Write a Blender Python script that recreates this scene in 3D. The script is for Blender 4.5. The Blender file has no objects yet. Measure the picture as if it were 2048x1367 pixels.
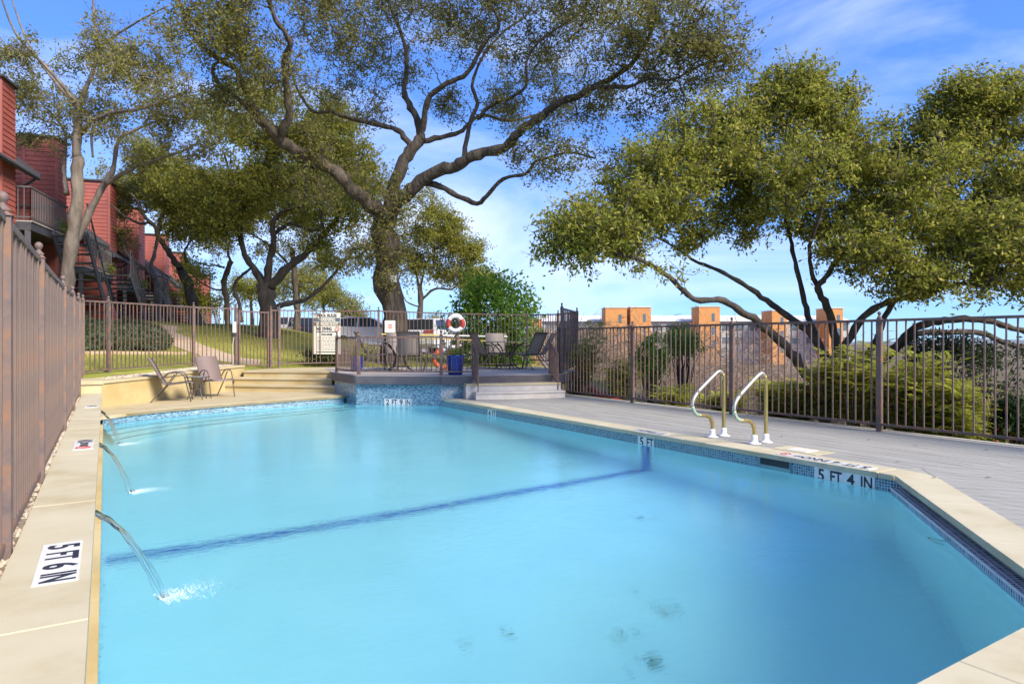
import bpy, math, random
import numpy as np
from mathutils import Vector, Matrix
random.seed(7); RNG = np.random.default_rng(11)
S = bpy.context.scene; COL = S.collection
rad = math.radians

# ------------------------------------------------------------ camera
F, VX, HY, H = 1310.0, 210.0, 682.0, 1.18          # focal length and vanishing point in photo pixels, eye height
TH = math.atan((1024 - VX) / F); SN, CS = math.sin(TH), math.cos(TH)
cam = bpy.data.cameras.new('camera'); cam_o = bpy.data.objects.new('camera', cam); COL.objects.link(cam_o)
cam.sensor_width = 36; cam.lens = F / 2048 * 36; cam.clip_start = .05; cam.clip_end = 9000
cam_o.location = (0, 0, H); cam_o.rotation_euler = (rad(90), 0, -TH)
S.camera = cam_o

# ------------------------------------------------------------ sky, sun, exposure
SUN_EL, SUN_AZ = 37, 163          # azimuth clockwise from +Y
W = bpy.data.worlds.new('World'); S.world = W; W.use_nodes = True
nt = W.node_tree; nt.nodes.clear()
def wn(t, **k):
    n = nt.nodes.new(t)
    for a, v in k.items(): setattr(n, a, v)
    return n
sky = wn('ShaderNodeTexSky', sky_type='NISHITA', sun_disc=False)
sky.sun_elevation = rad(SUN_EL); sky.sun_rotation = rad(SUN_AZ); sky.altitude = 250; sky.air_density = 1.0; sky.dust_density = .05; sky.ozone_density = 5.0
tc = wn('ShaderNodeTexCoord'); mp = wn('ShaderNodeMapping'); mp.inputs['Scale'].default_value = (1.0, 1.0, 3.4); mp.inputs['Rotation'].default_value = (0, .25, .5); mp.inputs['Location'].default_value = (2.3, .9, .4)
nz = wn('ShaderNodeTexNoise'); nz.inputs['Scale'].default_value = 1.9; nz.inputs['Detail'].default_value = 7; nz.inputs['Roughness'].default_value = .56; nz.inputs['Distortion'].default_value = .5
cr = wn('ShaderNodeValToRGB'); cr.color_ramp.elements[0].position = .43; cr.color_ramp.elements[1].position = .76
cr.color_ramp.elements[1].color = (.75, .75, .75, 1)
mx = wn('ShaderNodeMix', data_type='RGBA'); bg = wn('ShaderNodeBackground'); out = wn('ShaderNodeOutputWorld')
L = nt.links.new
L(tc.outputs['Generated'], mp.inputs['Vector']); L(mp.outputs['Vector'], nz.inputs['Vector']); L(nz.outputs['Fac'], cr.inputs['Fac'])
L(cr.outputs['Color'], mx.inputs['Factor']); hs = wn('ShaderNodeHueSaturation'); hs.inputs['Saturation'].default_value = 1.1; hs.inputs['Hue'].default_value = .512; L(sky.outputs['Color'], hs.inputs['Color']); gm = wn('ShaderNodeGamma'); gm.inputs['Gamma'].default_value = .62; L(hs.outputs['Color'], gm.inputs['Color']); vm = wn('ShaderNodeMix', data_type='RGBA', blend_type='MULTIPLY'); vm.inputs['Factor'].default_value = 1; vm.inputs['B'].default_value = (.54, .86, 1.42, 1); L(gm.outputs['Color'], vm.inputs['A']); L(vm.outputs['Result'], mx.inputs['A']); mx.inputs['B'].default_value = (3.6, 3.9, 4.4, 1)
L(mx.outputs['Result'], bg.inputs['Color']); bg.inputs['Strength'].default_value = .14; L(bg.outputs['Background'], out.inputs['Surface'])
sun = bpy.data.lights.new('sun', 'SUN'); sun_o = bpy.data.objects.new('sun', sun); COL.objects.link(sun_o)
sun.energy = 3.2; sun.angle = rad(20); sun.color = (1, .90, .75)
a = rad(SUN_AZ); e = rad(SUN_EL)
sd = Vector((math.sin(a) * math.cos(e), math.cos(a) * math.cos(e), math.sin(e)))
sun_o.rotation_euler = (-sd).to_track_quat('-Z', 'Y').to_euler(); sun_o.location = (0, -20, 40)
S.view_settings.view_transform = 'Standard'; S.view_settings.look = 'None'; S.view_settings.exposure = 1.27; S.view_settings.gamma = 1
S.view_settings.use_curve_mapping = False
S.render.engine = 'CYCLES'; S.cycles.use_denoising = True; S.cycles.max_bounces = 10; S.cycles.transparent_max_bounces = 8
S.cycles.transmission_bounces = 8; S.cycles.diffuse_bounces = 4; S.cycles.glossy_bounces = 4; S.cycles.sample_clamp_indirect = 6

# ------------------------------------------------------------ photo pixel -> place
def ray(px, py):
    u = (px - 1024) / F; v = (HY - py) / F
    return Vector((SN + u * CS, CS - u * SN, v))
def at(px, py, z):
    d = ray(px, py); return Vector((0, 0, H)) + d * ((z - H) / d.z)
def atZ(px, py, Z): return Vector((0, 0, H)) + ray(px, py) * Z
def sm(a, b, t):
    t = np.clip((t - a) / (b - a), 0, 1); return t * t * (3 - 2 * t)

# ------------------------------------------------------------ materials
MATS = {}
def mat(name, col, rough=.6, col2=None, scale=4, bump=0, bscale=None, metal=0, spec=.5, dist=.01, detail=6, col3=None, stretch=None, lo=.38, hi=.62):
    if name in MATS: return MATS[name]
    m = bpy.data.materials.new(name); m.use_nodes = True; t = m.node_tree; N = t.nodes; b = N['Principled BSDF']; l = t.links.new
    b.inputs['Base Color'].default_value = (*col, 1); b.inputs['Roughness'].default_value = rough; b.inputs['Metallic'].default_value = metal
    b.inputs['Specular IOR Level'].default_value = spec
    co = N.new('ShaderNodeTexCoord'); src = co.outputs['Object']
    if stretch:
        mpn = N.new('ShaderNodeMapping'); mpn.inputs['Scale'].default_value = stretch; l(src, mpn.inputs['Vector']); src = mpn.outputs['Vector']
    if col2:
        n = N.new('ShaderNodeTexNoise'); n.inputs['Scale'].default_value = scale; n.inputs['Detail'].default_value = detail; n.inputs['Roughness'].default_value = .62; l(src, n.inputs['Vector'])
        r = N.new('ShaderNodeValToRGB'); r.color_ramp.elements[0].position = lo; r.color_ramp.elements[1].position = hi
        r.color_ramp.elements[0].color = (*col, 1); r.color_ramp.elements[1].color = (*col2, 1)
        if col3:
            e_ = r.color_ramp.elements.new((lo + hi) / 2); e_.color = (*col3, 1)
        l(n.outputs['Fac'], r.inputs['Fac']); l(r.outputs['Color'], b.inputs['Base Color'])
    if bump:
        n2 = N.new('ShaderNodeTexNoise'); n2.inputs['Scale'].default_value = bscale or scale * 6; n2.inputs['Detail'].default_value = 5; l(src, n2.inputs['Vector'])
        bp_ = N.new('ShaderNodeBump'); bp_.inputs['Strength'].default_value = bump; bp_.inputs['Distance'].default_value = dist
        l(n2.outputs['Fac'], bp_.inputs['Height']); l(bp_.outputs['Normal'], b.inputs['Normal'])
    MATS[name] = m; return m
def leafmat(name, c1, c2, c3=None, trans=.35, rough=.5):
    m = bpy.data.materials.new(name); m.use_nodes = True; t = m.node_tree; N = t.nodes; l = t.links.new; b = N['Principled BSDF']
    g = N.new('ShaderNodeNewGeometry'); r = N.new('ShaderNodeValToRGB'); r.color_ramp.elements[0].color = (*c1, 1); r.color_ramp.elements[1].color = (*c2, 1)
    if c3:
        r.color_ramp.elements[1].position = .86; e_ = r.color_ramp.elements.new(1.0); e_.color = (*c3, 1)
    l(g.outputs['Random Per Island'], r.inputs['Fac']); l(r.outputs['Color'], b.inputs['Base Color']); b.inputs['Roughness'].default_value = rough
    b.inputs['Specular IOR Level'].default_value = .14
    tr = N.new('ShaderNodeBsdfTranslucent'); l(r.outputs['Color'], tr.inputs['Color']); mxs = N.new('ShaderNodeMixShader'); mxs.inputs['Fac'].default_value = trans
    l(b.outputs['BSDF'], mxs.inputs[1]); l(tr.outputs['BSDF'], mxs.inputs[2]); l(mxs.outputs['Shader'], N['Material Output'].inputs['Surface'])
    MATS[name] = m; return m
def tilemat(name, c1, c2, mortar, w, h, off=.0, ms=.0028, rough=.15):
    m = bpy.data.materials.new(name); m.use_nodes = True; t = m.node_tree; N = t.nodes; l = t.links.new; b = N['Principled BSDF']
    uv = N.new('ShaderNodeUVMap'); br = N.new('ShaderNodeTexBrick'); br.offset = off; br.squash = 1
    br.inputs['Scale'].default_value = 1; br.inputs['Brick Width'].default_value = w; br.inputs['Row Height'].default_value = h; br.inputs['Mortar Size'].default_value = ms; br.inputs['Mortar Smooth'].default_value = .15
    br.inputs['Color1'].default_value = (*c1, 1); br.inputs['Color2'].default_value = (*c2, 1); br.inputs['Mortar'].default_value = (*mortar, 1)
    l(uv.outputs['UV'], br.inputs['Vector']); l(br.outputs['Color'], b.inputs['Base Color']); b.inputs['Roughness'].default_value = rough
    bm_ = N.new('ShaderNodeBump'); bm_.invert = True; bm_.inputs['Strength'].default_value = .5; bm_.inputs['Distance'].default_value = .002
    l(br.outputs['Fac'], bm_.inputs['Height']); l(bm_.outputs['Normal'], b.inputs['Normal']); MATS[name] = m; return m

M_FENCE = mat('rusty_brown_paint', (.095, .072, .070), .62, (.21, .105, .065), 9, .25, 60, col3=(.135, .092, .08), dist=.003)
M_FENCE2 = mat('weathered_purple_paint', (.125, .088, .078), .6, (.25, .12, .06), 5, .3, 50, col3=(.165, .112, .088), stretch=(1, 1, .35), dist=.003)
M_POST2 = mat('rust_stained_post', (.12, .09, .088), .65, (.24, .125, .075), 6, .3, 50, col3=(.165, .115, .10), dist=.003)
M_COPE = mat('cream_limestone', (.53, .475, .335), .7, (.41, .345, .20), 2.3, .25, 90, col3=(.49, .435, .295), dist=.003, lo=.3, hi=.74)
M_COPE2 = mat('yellow_limestone', (.50, .43, .285), .75, (.40, .31, .15), 1.6, .22, 70, col3=(.46, .38, .225), dist=.003, lo=.3, hi=.72)
M_YWALL = mat('yellow_stucco', (.53, .46, .29), .85, (.40, .29, .11), 1.1, .3, 45, col3=(.48, .38, .19), dist=.006, lo=.28, hi=.7)
M_DECK = mat('grey_deck_board', (.35, .34, .305), .75, (.275, .265, .235), 3, .3, 40, stretch=(6, .5, 6), dist=.002)
M_DECK2 = mat('tan_grey_platform_board', (.42, .38, .35), .75, (.35, .31, .29), 3, .3, 40, dist=.002)
M_STEPW = mat('pale_grey_step', (.50, .475, .45), .75, (.43, .40, .37), 4, .2, 40, dist=.002)
M_FASC = mat('dark_fascia', (.085, .075, .085), .6, (.115, .10, .105), 5, .1, 40)
M_TILE = tilemat('waterline_tile', (.015, .07, .11), (.10, .26, .34), (.38, .46, .50), .0262, .0262, 0, .003)
M_MOS = tilemat('glass_mosaic', (.012, .055, .10), (.28, .46, .58), (.22, .32, .38), .034, .0185, .5, .0022)
M_LEDGE = tilemat('ledge_tile', (.06, .085, .14), (.26, .30, .40), (.62, .60, .62), .03, .03, 0, .004)
M_WHITE = mat('white_tile', (.74, .74, .72), .25, (.66, .67, .66), 6)
M_INK = mat('navy_ink', (.012, .018, .032), .4)
M_INKR = mat('red_ink', (.45, .06, .04), .5)
M_BRASS = mat('weathered_brass', (.46, .36, .15), .33, (.40, .30, .11), 6, .05, 50, metal=.75, lo=.3, hi=.7)
M_STEEL = mat('polished_steel', (.60, .56, .47), .38, (.52, .46, .34), 8, metal=.8)
M_PATINA = mat('green_patina', (.30, .46, .40), .5, (.48, .43, .25), 9, metal=.3)
M_PLASTW = mat('white_plastic', (.78, .78, .77), .4)
M_FRAME = mat('dark_bronze_frame', (.07, .058, .05), .45, (.095, .08, .07), 20)
M_SLING = mat('mauve_brown_sling', (.215, .155, .14), .8, (.18, .13, .12), 60, .3, 300, dist=.001)
M_SLING2 = mat('taupe_sling', (.275, .235, .20), .8, (.235, .20, .17), 60, .3, 300, dist=.001)
M_GLASS = mat('dark_glass', (.02, .025, .03), .06, spec=.8)
M_TGLASS = mat('frosted_table_glass', (.38, .43, .40), .15)
M_BLUE = mat('cobalt_glaze', (.012, .022, .17), .18, (.02, .04, .24), 5)
M_ORANGE = mat('orange_ring', (.68, .13, .035), .5)
M_REDR = mat('dark_red_ring', (.42, .045, .03), .5)
M_SOIL = mat('soil', (.06, .045, .03), .9, (.09, .065, .045), 20, .5, 60)
M_BARK = mat('oak_bark', (.045, .034, .025), .9, (.105, .082, .060), 6, 1.0, 13, stretch=(1, 1, .25), dist=.08, detail=10)
M_BARKD = mat('dark_bark', (.04, .032, .026), .9, (.085, .066, .05), 5, .9, 12, stretch=(1, 1, .3), dist=.04, detail=8)
M_BARKP = mat('pale_bark', (.115, .092, .074), .9, (.225, .188, .155), 4, .9, 11, stretch=(1, 1, .3), dist=.04, detail=8)
M_RED = mat('red_siding', (.33, .085, .066), .6, (.275, .07, .055), 2.2, .08, 60)
M_YEL = mat('yellow_siding', (.58, .43, .045), .6, (.52, .37, .04), 2.2, .08, 60)
M_TRIM = mat('red_trim', (.32, .10, .08), .6)
M_DGREY = mat('charcoal_paint', (.04, .04, .052), .6, (.055, .055, .066), 8)
M_RAILG = mat('grey_rail_paint', (.10, .095, .10), .55)
M_SOFFIT = mat('beige_soffit', (.40, .36, .24), .7)
M_ROOF = mat('dark_shingle', (.05, .045, .045), .9, (.08, .07, .065), 8)
M_SIGN = mat('cream_sign', (.70, .67, .55), .5)
M_SIGNG = mat('sign_grey', (.10, .12, .14), .5)
M_GREYBOX = mat('grey_box', (.36, .36, .36), .5)
M_BEIGEBOX = mat('beige_panel', (.36, .32, .26), .6, (.30, .27, .22), 8)
M_GRAVEL = mat('tan_pebble', (.42, .33, .23), .85, (.56, .48, .38), 25)
M_WOOD = mat('weathered_post', (.25, .18, .12), .8, (.19, .135, .09), 9)

# ------------------------------------------------------------ mesh helpers
class MB:
    def __init__(s): s.v = []; s.f = []; s.uv = None
    def add(s, vs, fs):
        b = len(s.v); s.v += [tuple(x) for x in vs]; s.f += [tuple(b + i for i in f) for f in fs]; return s
    def box(s, lo, hi):
        (x0, y0, z0), (x1, y1, z1) = lo, hi
        return s.add([(x0, y0, z0), (x1, y0, z0), (x1, y1, z0), (x0, y1, z0), (x0, y0, z1), (x1, y0, z1), (x1, y1, z1), (x0, y1, z1)],
                     [(3, 2, 1, 0), (4, 5, 6, 7), (0, 1, 5, 4), (1, 2, 6, 5), (2, 3, 7, 6), (3, 0, 4, 7)])
    def bar(s, p, q, w, h, up=(0, 0, 1)):
        p, q = Vector(p), Vector(q); d = (q - p).normalized(); u = Vector(up)
        if abs(d.dot(u)) > .99: u = Vector((0, 1, 0))
        r = d.cross(u).normalized(); u = r.cross(d).normalized(); r = r * w / 2; u = u * h / 2
        return s.add([p - r - u, p + r - u, p + r + u, p - r + u, q - r - u, q + r - u, q + r + u, q - r + u],
                     [(0, 1, 2, 3), (7, 6, 5, 4), (0, 4, 5, 1), (1, 5, 6, 2), (2, 6, 7, 3), (3, 7, 4, 0)])
    def prism(s, poly, z0, z1, bev=0):
        n = len(poly); area = sum(poly[i][0] * poly[(i + 1) % n][1] - poly[(i + 1) % n][0] * poly[i][1] for i in range(n))
        if area < 0: poly = poly[::-1]
        if bev:
            c = (sum(p[0] for p in poly) / n, sum(p[1] for p in poly) / n); top = []
            for p in poly:
                dx, dy = c[0] - p[0], c[1] - p[1]; l_ = math.hypot(dx, dy) or 1; top.append((p[0] + dx / l_ * bev * 1.4, p[1] + dy / l_ * bev * 1.4))
            vs = [(x, y, z0) for x, y in poly] + [(x, y, z1 - bev) for x, y in poly] + [(x, y, z1) for x, y in top]
            fs = [tuple(range(n - 1, -1, -1)), tuple(range(2 * n, 3 * n))]
            for k in (0, n): fs += [(k + i, k + (i + 1) % n, k + n + (i + 1) % n, k + n + i) for i in range(n)]
            return s.add(vs, fs)
        vs = [(x, y, z0) for x, y in poly] + [(x, y, z1) for x, y in poly]
        fs = [tuple(range(n - 1, -1, -1)), tuple(range(n, 2 * n))] + [(i, (i + 1) % n, n + (i + 1) % n, n + i) for i in range(n)]
        return s.add(vs, fs)
    def tube(s, pts, rs, k=8, cap=True):
        pts = [Vector(p) for p in pts]; n = len(pts)
        if not hasattr(rs, '__len__'): rs = [rs] * n
        vs = []; prev = None
        for i in range(n):
            d = (pts[min(i + 1, n - 1)] - pts[max(i - 1, 0)])
            d = d.normalized() if d.length > 1e-9 else Vector((0, 0, 1))
            if prev is None:
                prev = d.orthogonal().normalized()
            prev = (prev - d * prev.dot(d)); prev = prev.normalized() if prev.length > 1e-6 else d.orthogonal().normalized()
            w = d.cross(prev)
            vs += [pts[i] + (prev * math.cos(2 * math.pi * j / k) + w * math.sin(2 * math.pi * j / k)) * rs[i] for j in range(k)]
        fs = [(i * k + j, i * k + (j + 1) % k, (i + 1) * k + (j + 1) % k, (i + 1) * k + j) for i in range(n - 1) for j in range(k)]
        if cap: fs += [tuple(range(k - 1, -1, -1)), tuple((n - 1) * k + j for j in range(k))]
        return s.add(vs, fs)
    def lathe(s, prof, c=(0, 0, 0), k=16):
        vs = []; n = len(prof)
        for r, z in prof: vs += [(c[0] + r * math.cos(2 * math.pi * j / k), c[1] + r * math.sin(2 * math.pi * j / k), c[2] + z) for j in range(k)]
        fs = [(i * k + j, i * k + (j + 1) % k, (i + 1) * k + (j + 1) % k, (i + 1) * k + j) for i in range(n - 1) for j in range(k)]
        fs += [tuple(range(k - 1, -1, -1)), tuple((n - 1) * k + j for j in range(k))]
        return s.add(vs, fs)
    def mesh(s, name, m=None, smooth=False):
        me = bpy.data.meshes.new(name); me.from_pydata(s.v, [], s.f); me.validate(); me.update()
        if s.uv is not None:
            u = me.uv_layers.new(name='UVMap'); u.data.foreach_set('uv', np.array(s.uv, 'f').ravel())
        if m: me.materials.append(m)
        if smooth: me.polygons.foreach_set('use_smooth', [True] * len(me.polygons))
        return me
    def build(s, name, m, parent=None, smooth=False, loc=None): return obj(name, s.mesh(name, m, smooth), parent, loc)
def obj(name, me, parent=None, loc=None, rot=None, scale=None):
    o = bpy.data.objects.new(name, me); COL.objects.link(o)
    if parent: o.parent = parent
    if loc is not None: o.location = loc
    if rot is not None: o.rotation_euler = rot
    if scale is not None: o.scale = scale
    return o
def tag(o, label, cat, group=None, kind=None):
    if label: o['label'] = label
    if cat: o['category'] = cat
    if group: o['group'] = group
    if kind: o['kind'] = kind
    return o
def thing(name, label, cat, loc=(0, 0, 0), rz=0, group=None):
    return tag(obj(name, None, None, loc, (0, 0, rz)), label, cat, group)
def struct(o, label=None): o['kind'] = 'structure'; return tag(o, label, None)
def copy_tree(o, parent=None):
    c = o.copy(); COL.objects.link(c); c.parent = parent
    for ch in list(o.children): copy_tree(ch, c)
    return c
def strip(pts, z0, z1, name, m, parent=None, close=False):
    """vertical wall strip along plan points with metre UVs"""
    b = MB(); b.uv = []; u = 0
    seq = list(pts) + ([pts[0]] if close else [])
    for p, q in zip(seq, seq[1:]):
        l_ = math.hypot(q[0] - p[0], q[1] - p[1])
        b.add([(p[0], p[1], z0), (q[0], q[1], z0), (q[0], q[1], z1), (p[0], p[1], z1)], [(0, 1, 2, 3)])
        b.uv += [(u, z0), (u + l_, z0), (u + l_, z1), (u, z1)]; u += l_
    return b.build(name, m, parent)
def inpoly(poly, X, Y):
    r = np.zeros(np.shape(X), bool); n = len(poly)
    for i in range(n):
        (x0, y0), (x1, y1) = poly[i], poly[(i + 1) % n]
        if y0 == y1: continue
        c = ((y0 > Y) != (y1 > Y)) & (X < (x1 - x0) * (Y - y0) / (y1 - y0) + x0); r ^= c
    return r
def clip(poly, a, b):
    """keep the part of poly on the left of line a->b"""
    o = []; n = len(poly); sd_ = lambda p: (b[0] - a[0]) * (p[1] - a[1]) - (b[1] - a[1]) * (p[0] - a[0])
    for i in range(n):
        p, q = poly[i], poly[(i + 1) % n]; sp, sq = sd_(p), sd_(q)
        if sp >= 0: o.append(p)
        if sp * sq < 0: t = sp / (sp - sq); o.append((p[0] + (q[0] - p[0]) * t, p[1] + (q[1] - p[1]) * t))
    return o
def text_mesh(txt, size, m, sx=.75, align='CENTER', ext=.0008, bold=0):
    c = bpy.data.curves.new('lettering', 'FONT'); c.body = txt; c.size = size; c.align_x = align; c.align_y = 'CENTER'; c.extrude = ext; c.offset = bold; c.resolution_u = 3
    o = bpy.data.objects.new('lettering', c); COL.objects.link(o)
    dg = bpy.context.evaluated_depsgraph_get(); me = bpy.data.meshes.new_from_object(o.evaluated_get(dg)); bpy.data.objects.remove(o)
    me.transform(Matrix.Diagonal((sx, 1, 1, 1))); me.materials.clear(); me.materials.append(m); return me
def cards(pos, L_, Wd, up=.3, rng=RNG, nrm=None):
    """leaf-shaped quads; returns verts, nfaces"""
    n = len(pos); d = rng.normal(size=(n, 3)); d[:, 2] -= .15; d /= np.linalg.norm(d, axis=1)[:, None]
    w = rng.normal(size=(n, 3)); w[:, 2] *= up; w -= d * (w * d).sum(1)[:, None]; w /= np.linalg.norm(w, axis=1)[:, None] + 1e-9
    ln = (L_ * rng.uniform(.7, 1.3, n))[:, None]; wd = (Wd * rng.uniform(.7, 1.3, n))[:, None]
    v = np.empty((n, 4, 3)); v[:, 0] = pos; v[:, 1] = pos + d * ln * .45 + w * wd * .5; v[:, 2] = pos + d * ln; v[:, 3] = pos + d * ln * .5 - w * wd * .5
    return v.reshape(-1, 3)
def quads_mesh(name, v, m):
    n = len(v) // 4; me = bpy.data.meshes.new(name); me.vertices.add(len(v)); me.vertices.foreach_set('co', v.astype('f').ravel())
    me.loops.add(4 * n); me.loops.foreach_set('vertex_index', np.arange(4 * n, dtype='i')); me.polygons.add(n)
    me.polygons.foreach_set('loop_start', np.arange(0, 4 * n, 4, dtype='i')); me.polygons.foreach_set('loop_total', np.full(n, 4, 'i'))
    me.update(calc_edges=True); me.materials.append(m); return me

# ============================================================ terrain
ZW = -.155            # water level
ZL = .30              # top of the raised left wall
SITE = [(-.15, -3), (8.7, -3), (8.7, 11.4), (9.9, 13.2), (10.3, 14.6), (10.2, 15.7), (6.5, 17.4), (5.2, 18.35), (3.8, 18.35), (2.75, 18.2), (2.0, 17.35), (1.45, 16.55), (.5, 15.3), (-.15, 14.5)]
CP = [(-.5, 2, .2), (-.5, 8, .22), (-.45, 14.6, .46), (.7, 16.0, .5), (1.85, 17.6, .56), (3.7, 18.5, .44), (5.3, 18.8, .44), (6.6, 18.0, .43), (10.5, 16.2, .42), (10.7, 14.6, .4),
      (-4, 4, .5), (-4, 14, 1.0), (-9, 12, 1.6), (-3.5, 22, 1.75), (-8, 28, 2.3), (9.1, 11.5, -.12), (9.1, 8, -.1), (9.1, 4, -.1), (9.1, -1, -.1), (10.5, 9, -.35), (10.5, 4, -.35),
      (13, 7, -1.0), (13, 0, -1.1), (13, 13, -.5), (18, 8, -2.4), (18, 16, -1.3), (25, 12, -4.2), (26, 24, -2.4), (36, 14, -7), (38, 34, -4), (14, 20, .25), (18, 26, -.1),
      (60, 60, -7), (70, 20, -10), (-20, 40, 3.5), (-25, 10, 3), (0, -15, .2), (30, -15, -3), (-15, -10, 1.5)]
for px, py, Z in [(200, 641, 27), (230, 641, 30), (330, 643, 30), (420, 648, 33), (300, 668, 22.5), (420, 680, 22.5), (560, 668, 28), (620, 669, 28), (500, 655, 30), (560, 655, 36)]:
    p = atZ(px, py, Z); CP.append((p.x, p.y, p.z))
for px, Z, z in [(700, 27, 1.05), (760, 27, .85), (620, 40, .95), (700, 44, .9), (760, 36, .8), (870, 30, .6), (900, 42, .5), (1000, 42, .1), (450, 60, 1.6), (600, 70, .9), (900, 75, -.5)]:
    p = atZ(px, 682, Z); CP.append((p.x, p.y, z))
CP = np.array(CP)
def _tps(d): return np.where(d > 0, d * d * np.log(d + 1e-12), 0)
_D = np.linalg.norm(CP[:, None, :2] - CP[None, :, :2], axis=2); _n = len(CP)
_A = np.zeros((_n + 3, _n + 3)); _A[:_n, :_n] = _tps(_D) + np.eye(_n) * .05; _A[:_n, _n] = 1; _A[:_n, _n + 1:] = CP[:, :2]; _A[_n:, :_n] = _A[:_n, _n:].T
_w = np.linalg.solve(_A, np.concatenate([CP[:, 2], [0, 0, 0]]))
def ground(x, y):
    x = np.asarray(x, float); y = np.asarray(y, float); sh = x.shape; X = x.ravel(); Y = y.ravel()
    d = np.sqrt((X[:, None] - CP[None, :, 0]) ** 2 + (Y[:, None] - CP[None, :, 1]) ** 2)
    z = _tps(d) @ _w[:_n] + _w[_n] + X * _w[_n + 1] + Y * _w[_n + 2]
    r = np.hypot(X - 5, Y - 20); k = sm(40, 95, r); far = -7 + 4 * np.sin(X / 90) * np.cos(Y / 120)
    return (np.clip(z, -12, 6) * (1 - k) + far * k).reshape(sh)
def gz(x, y): return float(ground(np.array([x]), np.array([y]))[0])
def hit(px, py, z0=10., z1=80.):
    d = ray(px, py); ks = np.linspace(z0, z1, 500); X = d.x * ks; Y = d.y * ks; zz = H + d.z * ks
    b = np.where(ground(X, Y) >= zz)[0]; k = ks[b[0]] if len(b) else z1
    return Vector((d.x * k, d.y * k, gz(d.x * k, d.y * k)))
def axis(lo, hi, st, far):
    a = list(np.arange(lo, hi, st)); s_ = st; x = a[-1]
    while x < far: s_ *= 1.22; x += s_; a.append(x)
    s_ = st; x = lo
    while x > -far: s_ *= 1.22; x -= s_; a.insert(0, x)
    return np.array(a)
gx, gy = axis(-14, 26, .4, 5000), axis(-4, 46, .4, 5000)
GX, GY = np.meshgrid(gx, gy); GZ = ground(GX, GY); GZ[inpoly(SITE, GX, GY)] = -3.2
nx, ny = len(gx), len(gy); gv = np.stack([GX, GY, GZ], -1).reshape(-1, 3)
gi = np.arange(nx * ny).reshape(ny, nx)
gf = np.stack([gi[:-1, :-1], gi[:-1, 1:], gi[1:, 1:], gi[1:, :-1]], -1).reshape(-1, 4)
me = bpy.data.meshes.new('ground'); me.from_pydata(gv.tolist(), [], gf.tolist()); me.update(); me.polygons.foreach_set('use_smooth', [True] * len(me.polygons))
# grass / dry ground by place
m = bpy.data.materials.new('lawn_and_scrub'); m.use_nodes = True; t = m.node_tree; N = t.nodes; l = t.links.new; b = N['Principled BSDF']; b.inputs['Roughness'].default_value = .9
b.inputs['Specular IOR Level'].default_value = .15
co = N.new('ShaderNodeTexCoord'); n1 = N.new('ShaderNodeTexNoise'); n1.inputs['Scale'].default_value = .55; n1.inputs['Detail'].default_value = 9; n1.inputs['Roughness'].default_value = .65
l(co.outputs['Object'], n1.inputs['Vector']); r1 = N.new('ShaderNodeValToRGB'); l(n1.outputs['Fac'], r1.inputs['Fac'])
for p_, c_ in ((.35, (.19, .21, .04)), (.55, (.29, .29, .06)), (.7, (.36, .32, .09))):
    e_ = r1.color_ramp.elements.new(p_); e_.color = (*c_, 1)
r1.color_ramp.elements.remove(r1.color_ramp.elements[0]); r1.color_ramp.elements.remove(r1.color_ramp.elements[-1])
r2 = N.new('ShaderNodeValToRGB'); l(n1.outputs['Fac'], r2.inputs['Fac']); r2.color_ramp.elements[0].position = .35; r2.color_ramp.elements[1].position = .7
r2.color_ramp.elements[0].color = (.10, .085, .05, 1); r2.color_ramp.elements[1].color = (.20, .16, .10, 1)
at_ = N.new('ShaderNodeVertexColor'); at_.layer_name = 'scrub'; mxg = N.new('ShaderNodeMix'); mxg.data_type = 'RGBA'
l(at_.outputs['Color'], mxg.inputs['Factor']); l(r1.outputs['Color'], mxg.inputs['A']); l(r2.outputs['Color'], mxg.inputs['B']); l(mxg.outputs['Result'], b.inputs['Base Color'])
n3 = N.new('ShaderNodeTexNoise'); n3.inputs['Scale'].default_value = 30; n3.inputs['Detail'].default_value = 6; l(co.outputs['Object'], n3.inputs['Vector'])
bm_ = N.new('ShaderNodeBump'); bm_.inputs['Strength'].default_value = .6; bm_.inputs['Distance'].default_value = .04; l(n3.outputs['Fac'], bm_.inputs['Height']); l(bm_.outputs['Normal'], b.inputs['Normal'])
me.materials.append(m)
scr = sm(8.8, 12, gv[:, 0] - .02 * gv[:, 1]) * (1 - sm(13, 19, gv[:, 1] - .25 * (gv[:, 0] - 9))); scr = np.maximum(scr, sm(46, 70, np.hypot(gv[:, 0], gv[:, 1] - 10)))
ca = me.color_attributes.new('scrub', 'FLOAT_COLOR', 'POINT'); ca.data.foreach_set('color', np.stack([scr, scr, scr, np.ones_like(scr)], -1).astype('f').ravel())
struct(obj('ground', me), 'mown lawn and dry scrub slope around the pool')

# far hills
b = MB(); n = 220
hv = []
for i in range(n + 1):
    aa = -1.2 + 3.0 * i / n; d = 2300; h_ = 18 + 9 * math.sin(aa * 9 + 1) + 6 * math.sin(aa * 23) + 5 * math.sin(aa * 4.1) + 2 * math.sin(aa * 61)
    hv += [(d * math.sin(aa), d * math.cos(aa), -15), (d * math.sin(aa) * 1.12, d * math.cos(aa) * 1.12, h_), (d * 1.4 * math.sin(aa), d * 1.4 * math.cos(aa), -15)]
b.add(hv, [(3 * i, 3 * i + 3, 3 * i + 4, 3 * i + 1) for i in range(n)] + [(3 * i + 1, 3 * i + 4, 3 * i + 5, 3 * i + 2) for i in range(n)])
struct(b.build('hills', mat('wooded_hill', (.13, .15, .17), .95, (.16, .18, .19), .02, .3, .2, dist=4), smooth=True), 'low blue wooded hills on the horizon')

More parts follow.
